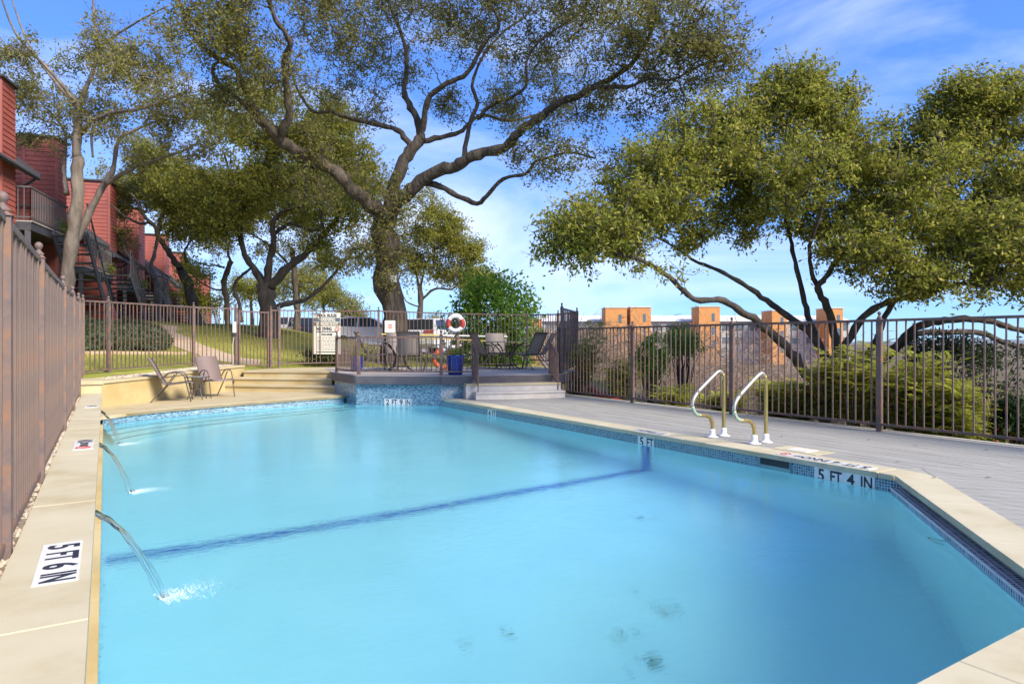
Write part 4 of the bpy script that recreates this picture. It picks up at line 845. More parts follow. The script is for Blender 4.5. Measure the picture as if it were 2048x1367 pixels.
# ============================================================ parking lot and cars
c4 = [atZ(640, 682, 30), atZ(1010, 682, 26), atZ(1040, 682, 52), atZ(560, 682, 56)]
b = MB(); nn_ = 16
for i in range(nn_ + 1):
    for j in range(nn_ + 1):
        p = c4[0].lerp(c4[1], i / nn_).lerp(c4[3].lerp(c4[2], i / nn_), j / nn_); b.v.append((p.x, p.y, gz(p.x, p.y) + .03))
b.f = [(i * (nn_ + 1) + j, (i + 1) * (nn_ + 1) + j, (i + 1) * (nn_ + 1) + j + 1, i * (nn_ + 1) + j + 1) for i in range(nn_) for j in range(nn_)]
struct(b.build('parking_lot', mat('pale_asphalt', (.20, .195, .19), .9, (.26, .25, .245), 2, .3, 40)), 'pale asphalt parking lot beyond the back fence')
def car(label, loc, rz, paint, L_=4.6, Hh=1.7, Wd=1.85):
    c = thing('parked_car', label, 'car', loc, rz, 'cars in the parking lot')
    body = [(-.5, .32), (-.5, .55), (-.485, .62), (-.2, .66), (-.06, .93), (.0, .985), (.22, 1.0), (.40, .97), (.47, .66), (.5, .6), (.5, .3), (.44, .19), (-.44, .19)]
    body = [(x * L_, z * Hh) for x, z in body]; n = len(body); b = MB(); w_ = Wd / 2
    for s_ in (-1, 1): b.v += [(x, s_ * w_ * (1 if z < .66 * Hh else 1 - .26 * (z / Hh - .66) / .34), z) for x, z in body]
    b.f = [tuple(range(n - 1, -1, -1)), tuple(range(n, 2 * n))] + [(i, (i + 1) % n, n + (i + 1) % n, n + i) for i in range(n)]
    b.build('body', paint, c)
    for s_ in (-1, 1):
        b = MB(); g = [(-.165, .675), (-.055, .91), (.005, .955), (.13, .965), (.13, .675)]; yy = lambda z: s_ * (w_ * (1 - .26 * (z - .66) / .34) + .012)
        for poly in (g, [(.15, .675), (.15, .965), (.22, .965), (.38, .93), (.425, .70)]): b.add([(x * L_, yy(z), z * Hh) for x, z in poly], [tuple(range(len(poly)))])
        b.build('side_window', M_GLASS, c)
        for xw in (-.32, .31):
            wh = MB().tube([(xw * L_, s_ * (w_ - .2), .34), (xw * L_, s_ * (w_ + .01), .34)], .34, 18).build('wheel', mat('tyre', (.02, .02, .02), .8), c); MB().tube([(xw * L_, s_ * (w_ + .0), .34), (xw * L_, s_ * (w_ + .02), .34)], .22, 14).build('rim', M_STEEL, wh)
        MB().box((.475 * L_, s_ * .62 * w_ - .12, .58 * Hh), (.503 * L_, s_ * .62 * w_ + .2 * (s_ > 0) + .12, .66 * Hh)).build('tail_light', M_REDR, c); MB().box((-.503 * L_, s_ * .7 * w_ - .15, .50 * Hh), (-.47 * L_, s_ * .7 * w_ + .15, .57 * Hh)).build('headlight', M_PLASTW, c)
    b = MB(); b.add([(.402 * L_ + .02, -w_ * .72, .955 * Hh), (.402 * L_ + .02, w_ * .72, .955 * Hh), (.468 * L_ + .02, w_ * .9, .69 * Hh), (.468 * L_ + .02, -w_ * .9, .69 * Hh)], [(0, 1, 2, 3)]); b.build('rear_window', M_GLASS, c)
    b = MB(); b.add([(-.072 * L_ - .01, -w_ * .76, .925 * Hh), (-.072 * L_ - .01, w_ * .76, .925 * Hh), (-.195 * L_ - .01, w_ * .92, .675 * Hh), (-.195 * L_ - .01, -w_ * .92, .675 * Hh)], [(3, 2, 1, 0)]); b.build('windscreen', M_GLASS, c)
P_W = mat('white_car_paint', (.52, .52, .53), .22, spec=.6); P_D = mat('dark_blue_car_paint', (.03, .035, .05), .2, spec=.6)
def place_car(px, Z, ang, paint, label, **k):
    p = atZ(px, 682, Z); car(label, (p.x, p.y, gz(p.x, p.y) + .03), ang, paint, **k)
vr = math.atan2(Rv.y, Rv.x)
place_car(745, 37, vr + math.pi, P_W, 'white car in side view just left of the big trunk')
place_car(607, 43, math.atan2(-Fv.y, -Fv.x) + .45, P_D, 'dark blue car parked past the lawn crest')
place_car(872, 30, math.atan2(-Fv.y, -Fv.x) - .3, P_W, 'white car half hidden behind the platform chairs', Hh=1.6)
place_car(566, 46, vr, P_W, 'white car at the far left of the parking lot')

# ============================================================ distant buildings across the valley
M_ORG = mat('orange_stucco', (.60, .27, .085), .8, (.54, .235, .07), .6); M_PALE = mat('pale_cladding', (.46, .47, .47), .7, (.38, .40, .41), .5); M_MROOF = mat('light_metal_roof', (.66, .65, .63), .7, (.58, .58, .57), .2, spec=.1)
M_BWIN = mat('blue_grey_window', (.10, .15, .19), .15)
def far_block(name, label, cat, px0, px1, py0, Z, dep, m, base=-9, win=None, group=None):
    r_ = thing(name, label, cat, group=group)
    k = Z / F; X0, X1 = (px0 - 1024) * k, (px1 - 1024) * k; zt = H + (HY - py0) * k
    P = lambda X, d, z: Rv * X + Fv * (Z + d) + Zv * z
    def bxx(X0, X1, d0, d1, z0, z1, nm, mm, par=r_):
        v = [P(X0, d0, z0), P(X1, d0, z0), P(X1, d1, z0), P(X0, d1, z0), P(X0, d0, z1), P(X1, d0, z1), P(X1, d1, z1), P(X0, d1, z1)]
        return MB().add(v, [(3, 2, 1, 0), (4, 5, 6, 7), (0, 1, 5, 4), (1, 2, 6, 5), (2, 3, 7, 6), (3, 0, 4, 7)]).build(nm, mm, par)
    bxx(X0, X1, 0, dep, base, zt, 'wall', m)
    if win == 'wing':
        v = [P(X0 - .5, -.8, zt), P(X1 + .5, -.8, zt), P(X1 + .5, dep * .5, zt + 1.9), P(X0 - .5, dep * .5, zt + 1.9), P(X1 + .5, dep, zt), P(X0 - .5, dep, zt)]
        MB().add(v, [(0, 1, 2, 3), (3, 2, 4, 5), (1, 4, 2), (0, 3, 5)]).build('roof', M_MROOF, r_)
        nwin = max(2, int((X1 - X0) / 3.4))
        for fl_ in range(2):
            for i in range(nwin):
                xx = X0 + (X1 - X0) * (i + .5) / nwin; o = bxx(xx - 1.15, xx + 1.15, -.06, .1, zt - 2.4 - 3.4 * fl_, zt - .7 - 3.4 * fl_, 'window', M_BWIN)
    elif win == 'tower':
        xx = X0 + (X1 - X0) * .68
        for q in range(3): bxx(xx - .35, xx + .35, -.06, .1, zt - 3.6 - 3.4 * q, zt - 1.6 - 3.4 * q, 'window', M_BWIN)
        bxx(X0 - .15, X1 + .15, -.15, dep + .15, zt, zt + .25, 'parapet', M_MROOF)
far_block('campus_tower', 'orange tower block left of the bare tree across the valley', 'building', 1211, 1254, 614, 165, 7, M_ORG, win='tower')
far_block('campus_tower', 'orange tower block with rooftop unit across the valley', 'building', 1261, 1302, 613, 165, 7, M_ORG, win='tower')
far_block('campus_tower', 'orange tower block just left of the leaning oak limb', 'building', 1398, 1440, 612, 165, 7, M_ORG, win='tower')
far_block('campus_tower', 'orange tower block between the two leaning oak limbs', 'building', 1544, 1574, 620, 165, 7, M_ORG, win='tower')
far_block('campus_tower', 'orange tower block between the upright oak stems', 'building', 1658, 1686, 615, 165, 7, M_ORG, win='tower')
far_block('campus_tower', 'orange block seen through the side fence pickets', 'building', 1061, 1084, 637, 120, 6, M_ORG, win='tower')
far_block('campus_wing', 'long pale wing with metal roof at the left of the orange towers', 'building', 1085, 1210, 641, 172, 16, M_PALE, win='wing')
far_block('campus_wing', 'pale wing with metal roof between the middle orange towers', 'building', 1300, 1412, 641, 172, 16, M_PALE, win='wing')
far_block('campus_wing', 'pale wing with metal roof behind the leaning oak limb', 'building', 1440, 1545, 641, 172, 16, M_PALE, win='wing')
far_block('campus_wing', 'pale wing with metal roof behind the upright oak stems', 'building', 1574, 1700, 641, 172, 16, M_PALE, win='wing')

# ============================================================ trees
def limb3(Z, lim):
    pts, r0, r1, d0, d1 = lim; n = len(pts); P = []
    for i, (px, py) in enumerate(pts):
        t_ = i / (n - 1); P.append(atZ(px, py, Z + d0 + (d1 - d0) * t_))
    k = 4; S_ = smooth_path(P, k); m_ = len(S_); R = [(r0 + (r1 - r0) * (j / (m_ - 1)) ** .7) * .72 * Z / F for j in range(m_)]
    S_ = [p + Vector(RNG.normal(0, .12, 3)) * R[j] for j, p in enumerate(S_)]
    return S_, R
def tree(name, label, Z, limbs, blobs, nclump, nleaf, leaf, bark, lm, group=None, clump_r=.42, twig=.02, seed=1, bare=0, lw_=.42, sub=5, slim=.85):
    rng = np.random.default_rng(seed)
    p0, r0 = limb3(Z, limbs[0]); base = p0[0]; zg = gz(base.x, base.y)
    root = thing(name, label, 'tree', (base.x, base.y, zg), 0, group); off = Vector((base.x, base.y, zg))
    b = MB(); nodes = []
    for li, lim in enumerate(limbs):
        P, R = limb3(Z, lim)
        if li: R = [r * slim for r in R]
        if li == 0:
            P = [Vector((P[0].x, P[0].y, zg - .2)), Vector((P[0].x, P[0].y, zg + .25 * (P[0].z - zg)))] + P; R = [R[0] * 1.4, R[0] * 1.08] + R
        R = [r * (1 + .09 * math.sin(i * 1.9 + li) + .05 * math.sin(i * 4.7)) for i, r in enumerate(R)]
        b.tube([p - off for p in P], R, 14 if R[0] > .12 else 8)
        nodes += [(*p, r) for p, r in zip(P[len(P) // 4 if li == 0 else 1:], R[len(P) // 4 if li == 0 else 1:])]
    b.build('trunk', bark, root, True)
    nod = np.array(nodes); npos = nod[:, :3]
    # leaf clumps inside the crown volume
    wts = np.array([q[2] ** 2 for q in blobs], float); wts /= wts.sum(); ci = rng.choice(len(blobs), nclump, p=wts); C = []
    for i in ci:
        px, py, rp, dz = blobs[i]; c = atZ(px, py, Z + dz); rr_ = rp * Z / F; v = rng.normal(size=3); v *= rng.uniform(0, 1) ** .4 * rng.choice([1, 1, 1, 1.18]) / np.linalg.norm(v)
        v = Rv * v[0] * rr_ + Fv * v[1] * rr_ * 1.25 + Zv * v[2] * rr_ * .82; C.append(np.array(c + v))
    C = np.array(C); q0 = rng.uniform(0, 6, 3); vf = 2.2 * 20 / Z; nzv = np.sin(C[:, 0] * vf * .62 + q0[0]) * np.sin(C[:, 1] * vf * .55 + q0[1]) * np.sin(C[:, 2] * vf * .8 + q0[2]); C = C[nzv > -.22]; zg_all = ground(C[:, 0], C[:, 1]); C[:, 2] = np.maximum(C[:, 2], zg_all + .15)
    d0 = np.min(np.linalg.norm(C[:, None] - npos[None, ::3], axis=2), axis=1); C = C[np.argsort(d0)]
    nsub = 7; SUB = rng.normal(0, 1, (len(C), nsub, 3)); SUB *= (clump_r * rng.uniform(.7, 1.45, (len(C), nsub)) / np.linalg.norm(SUB, axis=2))[:, :, None]; SUB[:, :, 2] *= .8
    tw = MB(); P_ = npos.copy(); grown = [P_]; cnt = len(P_); buf = np.zeros((cnt + 6 * len(C), 3)); buf[:cnt] = P_
    for ic, c in enumerate(C):
        d = np.linalg.norm(buf[:cnt] - c, axis=1) + .35 * np.maximum(0, buf[:cnt, 2] - c[2]); j = int(np.argmin(d)); s_ = buf[j]; L_ = np.linalg.norm(c - s_)
        k = 4 if L_ > .6 else 3; pts = []
        for q in range(k + 1):
            t_ = q / k; p = s_ + (c - s_) * t_; p = p + rng.normal(0, .09, 3) * L_ * math.sin(math.pi * t_); p[2] += .12 * L_ * math.sin(math.pi * t_); pts.append(p)
        r_ = min(.012 + .016 * L_, .06) * twig / .02
        tw.tube([Vector(p) - off for p in pts], list(np.linspace(r_, .005 * twig / .02, k + 1)), 4, False)
        buf[cnt:cnt + k] = pts[1:]; cnt += k
        for q in range(min(sub, nsub)):
            e_ = c + SUB[ic, q]; mid = (c + e_) / 2 + rng.normal(0, .05, 3)
            tw.tube([Vector(c) - off, Vector(mid) - off, Vector(e_) - off], [.006 * twig / .02, .005 * twig / .02, .003 * twig / .02], 3, False)
    tw.build('branches', bark, root)['kind'] = 'stuff'
    if nleaf:
        nl = rng.poisson(nleaf, len(C)); nl[rng.random(len(C)) < bare] = 0
        ii = np.repeat(np.arange(len(C)), nl); kk = rng.integers(0, nsub, len(ii)); tt = rng.uniform(.15, 1.08, len(ii))[:, None]; pos = C[ii] + SUB[ii, kk] * tt + rng.normal(0, clump_r * .13, (len(ii), 3))
        obj('crown', quads_mesh('crown', cards(pos - np.array(off), leaf, leaf * lw_, .8, rng), lm), root)
    return root
LEAF_A = leafmat('live_oak_leaf', (.13, .14, .032), (.28, .265, .065), (.36, .27, .10), .52)
LEAF_B = leafmat('bright_oak_leaf', (.16, .185, .028), (.38, .38, .065), (.54, .43, .12), .52)
LEAF_C = leafmat('olive_leaf', (.18, .20, .032), (.38, .37, .065), (.44, .35, .10), .57)
LEAF_D = leafmat('yellow_green_leaf', (.19, .20, .04), (.36, .34, .085), (.42, .32, .13), .55)
LEAF_G = leafmat('fresh_green_leaf', (.09, .19, .025), (.22, .36, .05), None, .5)
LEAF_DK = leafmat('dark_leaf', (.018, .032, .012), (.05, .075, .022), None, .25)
LEAF_F = leafmat('feathery_leaf', (.22, .27, .03), (.46, .47, .07), (.52, .44, .13), .5)

# --- the great live oak behind the platform
A_L = [([(788, 690), (783, 600), (772, 500), (766, 420)], 34, 35, 0, 0),
       ([(766, 425), (744, 412), (705, 380), (661, 337), (612, 307), (568, 288), (549, 264), (518, 236)], 30, 17, 0, -2.5),
       ([(555, 280), (576, 236), (574, 169), (568, 121), (579, 82), (552, 39), (536, -10), (520, -90)], 16, 5, -2, -4.5),
       ([(525, 245), (500, 200), (474, 140), (435, 116), (396, 82), (372, 48), (360, 0), (330, -60)], 14, 3, -2.3, -5),
       ([(520, 238), (470, 190), (432, 160), (428, 130), (455, 108), (440, 60), (400, 10)], 10, 3, -2.3, -3.5),
       ([(774, 430), (797, 345), (820, 300), (842, 280)], 28, 21, 0, .4),
       ([(826, 295), (808, 272), (793, 259), (744, 244), (695, 234), (661, 221), (627, 222), (600, 187), (583, 141), (580, 100)], 14, 4, .3, 1.6),
       ([(842, 282), (837, 244), (817, 205), (807, 178), (812, 146), (812, 98), (796, 49), (770, -20), (760, -110)], 18, 4, .4, 1.5),
       ([(842, 270), (848, 234), (858, 195), (885, 171), (925, 151), (949, 122), (970, 83), (998, 54), (990, 22), (966, -20), (950, -110)], 14, 4, .4, -1.5),
       ([(838, 284), (881, 273), (920, 263), (940, 244), (966, 229), (1017, 240), (1071, 229), (1110, 218)], 12, 4, .4, 2.2),
       ([(770, 440), (800, 398), (842, 361), (890, 337), (925, 322), (966, 303), (1012, 293), (1037, 263), (1086, 229), (1116, 205), (1154, 190), (1203, 166), (1251, 137), (1281, 102), (1300, 68), (1312, 15), (1320, -60)], 30, 4, -.3, -4.2),
       ([(928, 320), (932, 283), (944, 234), (955, 205), (944, 171), (954, 137), (970, 105), (1010, 60), (1060, 20), (1080, -60)], 11, 3, -.9, .5),
       ([(955, 236), (988, 205), (1017, 195), (1051, 171), (1053, 122), (1080, 80), (1140, 40)], 8, 3, -.9, -2.5),
       ([(1190, 172), (1232, 173), (1261, 171), (1300, 156), (1345, 158), (1400, 130), (1450, 120)], 9, 2, -3.2, -4.5),
       ([(842, 363), (881, 371), (915, 390), (954, 405), (978, 385), (1007, 356), (1051, 346), (1071, 322), (1104, 312), (1140, 303), (1190, 315)], 13, 3, -.5, -3.2)]
A_B = [(450, 50, 80, -4), (550, 40, 80, -3.5), (660, 40, 85, -1), (770, 30, 85, 1), (880, 40, 80, 0), (990, 40, 85, 0), (1100, 50, 90, -1), (1210, 50, 85, -3), (1320, 50, 80, -4), (1415, 70, 70, -4.5),
       (700, 130, 60, 1), (800, 110, 70, 1.5), (900, 110, 60, -1), (1140, 130, 75, -2), (1240, 140, 75, -3.5), (1340, 150, 75, -4), (1420, 145, 55, -4.5), (1050, 120, 60, 0), (660, 190, 45, 1), (740, 210, 45, 1), (1110, 215, 45, 0), (1190, 210, 45, -2), (1290, 215, 45, -3.5),
       (1100, 320, 45, -3), (1160, 325, 50, -3.2), (1215, 320, 40, -3.2), (1030, 300, 25, -2), (480, 130, 55, -3.5), (420, 60, 60, -5), (600, 120, 50, -3), (1020, 230, 40, 1.5),
       (600, -90, 110, -2), (800, -120, 130, 0), (1000, -110, 120, -1), (1200, -80, 110, -3), (760, 460, 55, -.6), (790, 535, 45, -.8), (770, 390, 55, -.5), (735, 500, 45, 0), (820, 500, 50, .2), (720, 400, 50, 0), (640, 370, 60, 1), (1010, 200, 50, -1), (900, 210, 40, 1), (560, 190, 50, -2), (1330, 240, 40, -4), (1080, 270, 35, -2), (470, 210, 50, -3), (690, 340, 40, -.8), (630, 290, 40, -1.5)]
tree('live_oak_tree', 'great spreading live oak with the broad trunk behind the platform', 20.3, A_L, A_B, 2200, 58, .1, M_BARK, LEAF_A, seed=3, clump_r=.48, slim=.72)

# --- the leaning oak outside the right fence
B_L = [([(1668, 800), (1664, 750), (1660, 722)], 30, 28, 0, 0),
       ([(1664, 790), (1611, 742), (1582, 703), (1543, 665), (1515, 641), (1476, 617), (1437, 597), (1389, 597), (1360, 573), (1321, 539), (1273, 515), (1239, 506), (1205, 484), (1160, 470)], 19, 3, -.1, -1.6),
       ([(1665, 745), (1650, 712), (1626, 670), (1582, 636), (1543, 607), (1505, 578), (1466, 554), (1428, 535), (1389, 520), (1360, 500), (1310, 470)], 18, 3, 0, .8),
       ([(1662, 740), (1640, 690), (1618, 640), (1606, 590), (1594, 535), (1582, 486), (1570, 430), (1545, 370), (1520, 300), (1510, 240)], 14, 3, .1, 1.0),
       ([(1672, 750), (1672, 700), (1665, 650), (1648, 600), (1636, 573), (1650, 555), (1669, 525), (1703, 491), (1741, 470), (1770, 420), (1790, 350), (1800, 280)], 17, 3, .2, -.7),
       ([(1640, 580), (1624, 545), (1620, 490), (1640, 430), (1650, 370), (1640, 320)], 9, 3, .1, -1.3),
       ([(1690, 755), (1690, 700), (1717, 640), (1756, 612), (1795, 597), (1852, 590), (1877, 577), (1925, 566), (1973, 571), (1990, 553), (2030, 530), (2080, 500)], 16, 3, -.1, -2.0),
       ([(1720, 760), (1737, 708), (1756, 670), (1770, 631), (1795, 592), (1830, 550), (1870, 500), (1895, 450), (1920, 380), (1960, 300), (1990, 230)], 15, 3, .4, .5),
       ([(1700, 770), (1770, 718), (1795, 689), (1833, 655), (1877, 641), (1930, 636), (1983, 641), (2026, 655), (2090, 670)], 17, 9, .2, -.2),
       ([(1790, 700), (1833, 666), (1901, 662), (1964, 665), (1997, 679), (2060, 697), (2120, 720)], 12, 8, .3, .8),
       ([(1880, 480), (1900, 452), (1950, 420), (2010, 390), (2080, 380)], 8, 3, .4, 1), ([(1366, 510), (1420, 470), (1450, 440), (1500, 430)], 6, 2, .6, .2)]
B_B = [(1175, 465, 75, -1.4), (1130, 480, 45, -1.5), (1255, 425, 90, -1), (1330, 350, 95, -.6), (1420, 290, 105, 0), (1520, 240, 100, .6), (1630, 225, 95, .3), (1715, 300, 70, 0), (1825, 285, 85, .3), (1930, 250, 100, .4), (2040, 260, 110, 0), (1560, 180, 50, .5), (1640, 175, 45, 0), (1900, 200, 50, 0), (2000, 190, 50, 0),
       (1450, 390, 85, .5), (1560, 360, 100, -.6), (1680, 380, 100, .5), (1800, 390, 105, -.5), (1920, 390, 105, -.3), (2040, 410, 110, -.8), (1740, 500, 80, -1), (1850, 500, 80, -1.4), (1960, 480, 85, -1.5), (2060, 520, 90, -1.5), (1650, 470, 35, 0), (1720, 570, 28, -1), (1775, 590, 36, -1), (1280, 500, 50, -1), (1370, 455, 60, 0), (1600, 440, 40, .6), (1340, 530, 28, -1), (1500, 470, 25, .2), (1840, 560, 40, -1.5), (1965, 590, 22, -1.8), (1660, 630, 20, -.5)]
tree('leaning_oak_tree', 'leaning many stemmed oak with a dense crown outside the right fence', 12.6, B_L, B_B, 2500, 78, .088, M_BARKD, LEAF_B, seed=5, clump_r=.32, twig=.019)

# --- dark oak on the lawn
q_ = lambda L_: [(x * .4828, y * .4828) for x, y in L_]
C_L = [([(536, 640), (534, 600), (530, 570)], 25, 22, 0, 0), (q_([(1100, 1190), (1060, 1120), (1015, 1050), (992, 950), (1000, 850), (960, 740), (930, 640)]), 15, 3, 0, 1),
       (q_([(1105, 1180), (1115, 1090), (1135, 1000), (1130, 920), (1180, 870), (1250, 845), (1270, 760), (1260, 640)]), 14, 3, 0, -1), (q_([(1120, 1190), (1200, 1100), (1280, 1040), (1350, 960), (1400, 900), (1440, 840), (1500, 760)]), 17, 3, 0, -.5),
       (q_([(1345, 965), (1328, 890), (1340, 810), (1400, 780)]), 7, 2, -.3, -.5), (q_([(1130, 970), (1200, 925), (1290, 950), (1340, 930)]), 7, 3, 0, -1), (q_([(1150, 1265), (1210, 1250), (1260, 1240), (1330, 1190), (1400, 1110), (1440, 1070), (1500, 1060)]), 10, 3, .3, 2), (q_([(1000, 870), (1070, 760), (1110, 620), (1100, 520)]), 8, 2, .3, 1)]
C_B = [(410, 360, 60, 0), (480, 300, 80, .5), (560, 240, 75, 1), (620, 320, 80, 1), (690, 330, 75, 1), (650, 250, 70, 1.5), (450, 440, 45, 0), (540, 380, 70, 1), (700, 430, 45, -.5), (735, 390, 50, 0), (480, 390, 55, -.5), (610, 420, 50, .5), (680, 520, 35, 2), (640, 480, 30, 0), (430, 230, 50, 1), (500, 180, 50, 2)]
tree('dark_lawn_oak', 'dark forked oak on the lawn just behind the gate', 26, C_L, C_B, 1150, 66, .14, M_BARKD, LEAF_C, seed=8, clump_r=.55, group='oaks on the lawn')

# --- pale two stemmed tree by the building
D_L = [([(133, 640), (135, 600), (140, 507), (150, 435), (154, 362), (154, 314)], 19, 15, 0, 0), (q_([(320, 650), (318, 560), (325, 480), (330, 430)]), 14, 12, 0, 0),
       (q_([(330, 440), (290, 390), (240, 330), (150, 230), (75, 150), (30, 60), (5, -20)]), 8, 2, 0, -1.5), (q_([(328, 430), (360, 350), (395, 260), (402, 150), (390, 50), (380, -40)]), 9, 3, 0, 1), (q_([(318, 440), (200, 300), (120, 180), (70, 60), (45, -20)]), 6, 2, 0, .8),
       (q_([(320, 570), (380, 500), (470, 462), (560, 452), (640, 430), (700, 405), (780, 370)]), 9, 2.5, 0, -1.5), (q_([(310, 1000), (370, 880), (430, 765), (470, 690), (490, 580), (560, 535), (650, 500)]), 15, 3, .2, 1), (q_([(435, 760), (540, 700), (650, 660), (760, 620), (820, 590)]), 9, 2.5, .3, -.5),
       (q_([(280, 800), (268, 740), (262, 680), (272, 560), (225, 480), (180, 440)]), 9, 2, .2, 1.5), (q_([(385, 650), (378, 560), (395, 510)]), 4, 3, 0, 0), (q_([(400, 200), (500, 130), (600, 70), (700, 20)]), 5, 2, 1, 0)]
D_B = [(30, 110, 55, -1), (85, 130, 50, 0), (150, 150, 55, .5), (210, 110, 60, .5), (250, 150, 55, 0), (110, 210, 55, .5), (180, 230, 50, 0), (60, 200, 40, 1), (130, 280, 35, 1), (70, 280, 30, 1), (290, 130, 45, .5), (310, 200, 45, -.5), (240, 240, 40, 0), (200, 60, 45, 0), (300, 60, 50, .5), (330, 260, 40, -.5), (270, 310, 35, 0), (20, 170, 40, 1), (375, 185, 45, -1.2), (400, 285, 45, -.4), (350, 215, 40, -.5), (330, 100, 50, 0)]
tree('pale_bark_tree', 'pale barked two stemmed tree in front of the red building', 20.5, D_L, D_B, 560, 60, .115, M_BARKP, LEAF_D, seed=9, clump_r=.48, bare=.28, sub=9)

z_ = lambda L_: [(200 + x * .2195, 380 + y * .2195) for x, y in L_]
E_L = [(z_([(535, 1210), (525, 1000), (520, 860), (500, 780)]), 11, 10, 0, 0), (z_([(500, 800), (440, 730), (350, 660), (230, 560), (200, 430), (120, 395), (60, 330), (30, 230)]), 8, 2.5, 0, -1), (z_([(505, 790), (470, 680), (500, 560), (525, 430), (560, 300), (600, 150), (640, 0)]), 8, 2.5, 0, 1)]
E_B = [(220, 400, 40, 0), (250, 350, 45, 0), (300, 380, 45, 0), (340, 340, 50, 1), (270, 300, 40, 1), (230, 470, 25, -.5)]
tree('slim_lawn_oak', 'slim crooked oak close to the red building', 31, E_L, E_B, 330, 85, .14, M_BARKP, LEAF_D, seed=12, clump_r=.6, group='oaks on the lawn', bare=.15)
E_L = [(z_([(880, 1210), (850, 1060), (800, 850), (735, 720)]), 15, 13, 0, 0), (z_([(735, 720), (680, 640), (600, 520), (530, 420), (500, 330), (400, 225), (350, 110), (280, 20)]), 12, 3, 0, -1), (z_([(520, 380), (570, 230), (640, 110), (720, 0), (800, -120)]), 8, 2, -.5, .5), (z_([(500, 320), (440, 290), (370, 300), (240, 240), (130, 150), (40, 60)]), 6, 2, -.6, .3), (z_([(790, 650), (770, 560), (830, 450), (930, 370), (1020, 370)]), 5, 2, 0, -1)]
E_B = [(290, 380, 45, -.5), (340, 380, 45, -.5), (380, 400, 50, 0), (250, 380, 40, -.5), (420, 440, 40, -.5), (360, 320, 55, .5), (400, 480, 35, -.5), (430, 380, 45, 0), (310, 330, 45, 0), (385, 550, 22, -.5), (350, 460, 30, 0)]
tree('bent_lawn_oak', 'bent oak leaning left in the middle of the lawn trees', 29, E_L, E_B, 480, 85, .135, M_BARK, LEAF_C, seed=13, clump_r=.58, group='oaks on the lawn')
F_L = [(z_([(1160, 1200), (1155, 1000), (1130, 850), (1150, 750), (1200, 640)]), 8, 7, 0, 0), (z_([(1195, 650), (1165, 560), (1180, 440), (1150, 330), (1180, 200)]), 5, 2, 0, 0), (z_([(1130, 700), (1060, 680), (980, 680), (880, 650), (820, 670)]), 4, 1.5, 0, 0), (z_([(1290, 1190), (1270, 1040), (1225, 900), (1245, 820), (1330, 740), (1400, 690)]), 7, 4, -.5, 0), (z_([(1140, 900), (1060, 900), (960, 860), (880, 800), (830, 740)]), 4, 1.5, 0, 0)]
F_B = [(430, 470, 40, 0), (470, 440, 40, 0), (400, 530, 35, 0), (450, 520, 35, 0), (490, 500, 30, 0), (385, 590, 22, 0), (420, 600, 20, 0)]
tree('far_lawn_oak', 'thin far oak with two crooked stems near the end of the red building', 38, F_L, F_B, 330, 85, .16, M_BARK, LEAF_C, seed=14, clump_r=.7, group='oaks on the lawn')
G_L = [([(833, 690), (838, 640), (842, 600), (838, 566)], 9, 7, 0, 0), ([(840, 575), (851, 530), (862, 510), (880, 470)], 5, 2, 0, 0), ([(842, 600), (870, 576), (905, 576), (925, 550)], 5, 2, 0, -.5), ([(838, 612), (812, 600), (800, 570)], 3, 1.5, 0, 0), ([(838, 570), (830, 530), (835, 490), (830, 440)], 5, 2, 0, .5)]
G_B = [(820, 440, 40, 0), (860, 460, 45, 0), (905, 490, 40, 0), (940, 500, 32, 0), (840, 520, 30, 0), (890, 540, 32, 0), (930, 545, 28, 0), (850, 410, 35, 0), (810, 500, 25, 0), (900, 450, 30, 0)]
tree('young_oak', 'young oak standing right of the great trunk beyond the fence', 33, G_L, G_B, 400, 70, .14, M_BARK, LEAF_C, seed=15, clump_r=.55)
tree('broad_lawn_oak', 'broad yellow green oak filling the gaps behind the dark lawn oak', 36, [([(592, 668), (594, 620), (590, 570), (585, 500)], 9, 7, 0, 0), ([(588, 540), (540, 490), (470, 450), (400, 420)], 5, 2, 0, 0), ([(588, 530), (640, 480), (700, 450)], 5, 2, 0, 0)],
     [(440, 470, 45, 0), (520, 450, 50, 0), (600, 430, 55, 0), (670, 440, 50, 0), (720, 480, 40, 0), (600, 360, 65, 0), (500, 370, 60, 0), (400, 420, 50, 0), (345, 420, 40, 0), (690, 370, 55, 0), (560, 500, 30, 0), (640, 510, 30, 0), (740, 430, 40, 0)], 620, 70, .17, M_BARK, LEAF_D, seed=22, clump_r=.75, group='oaks on the lawn')
# background oaks beyond the parking lot
for k, (px, py, Z, rp, lab) in enumerate([(600, 560, 62, 55, 'rounded far oak seen beneath the dark lawn oak'), (505, 575, 66, 45, 'rounded far oak left of the dark lawn oak trunk'), (690, 618, 75, 34, 'low far oak left of the great trunk'), (650, 590, 78, 36, 'far oak just above the pool rules sign'), (870, 655, 90, 26, 'dark far oak behind the young oak'), (960, 560, 60, 30, 'far oak behind the green shrub')]):
    tree('distant_oak', lab, Z, [([(px, 665), (px - 3, py + rp * .5), (px, py)], 5, 3, 0, 0)], [(px - rp * .6, py + 8, rp * .7, 0), (px + rp * .6, py + 6, rp * .7, 0), (px, py - rp * .3, rp * .8, 0)], 150, 55, .24, M_BARKD, LEAF_D if k % 2 == 0 else LEAF_C, 'far oaks beyond the parking lot', clump_r=1.0, seed=30 + k, sub=2, twig=.03)

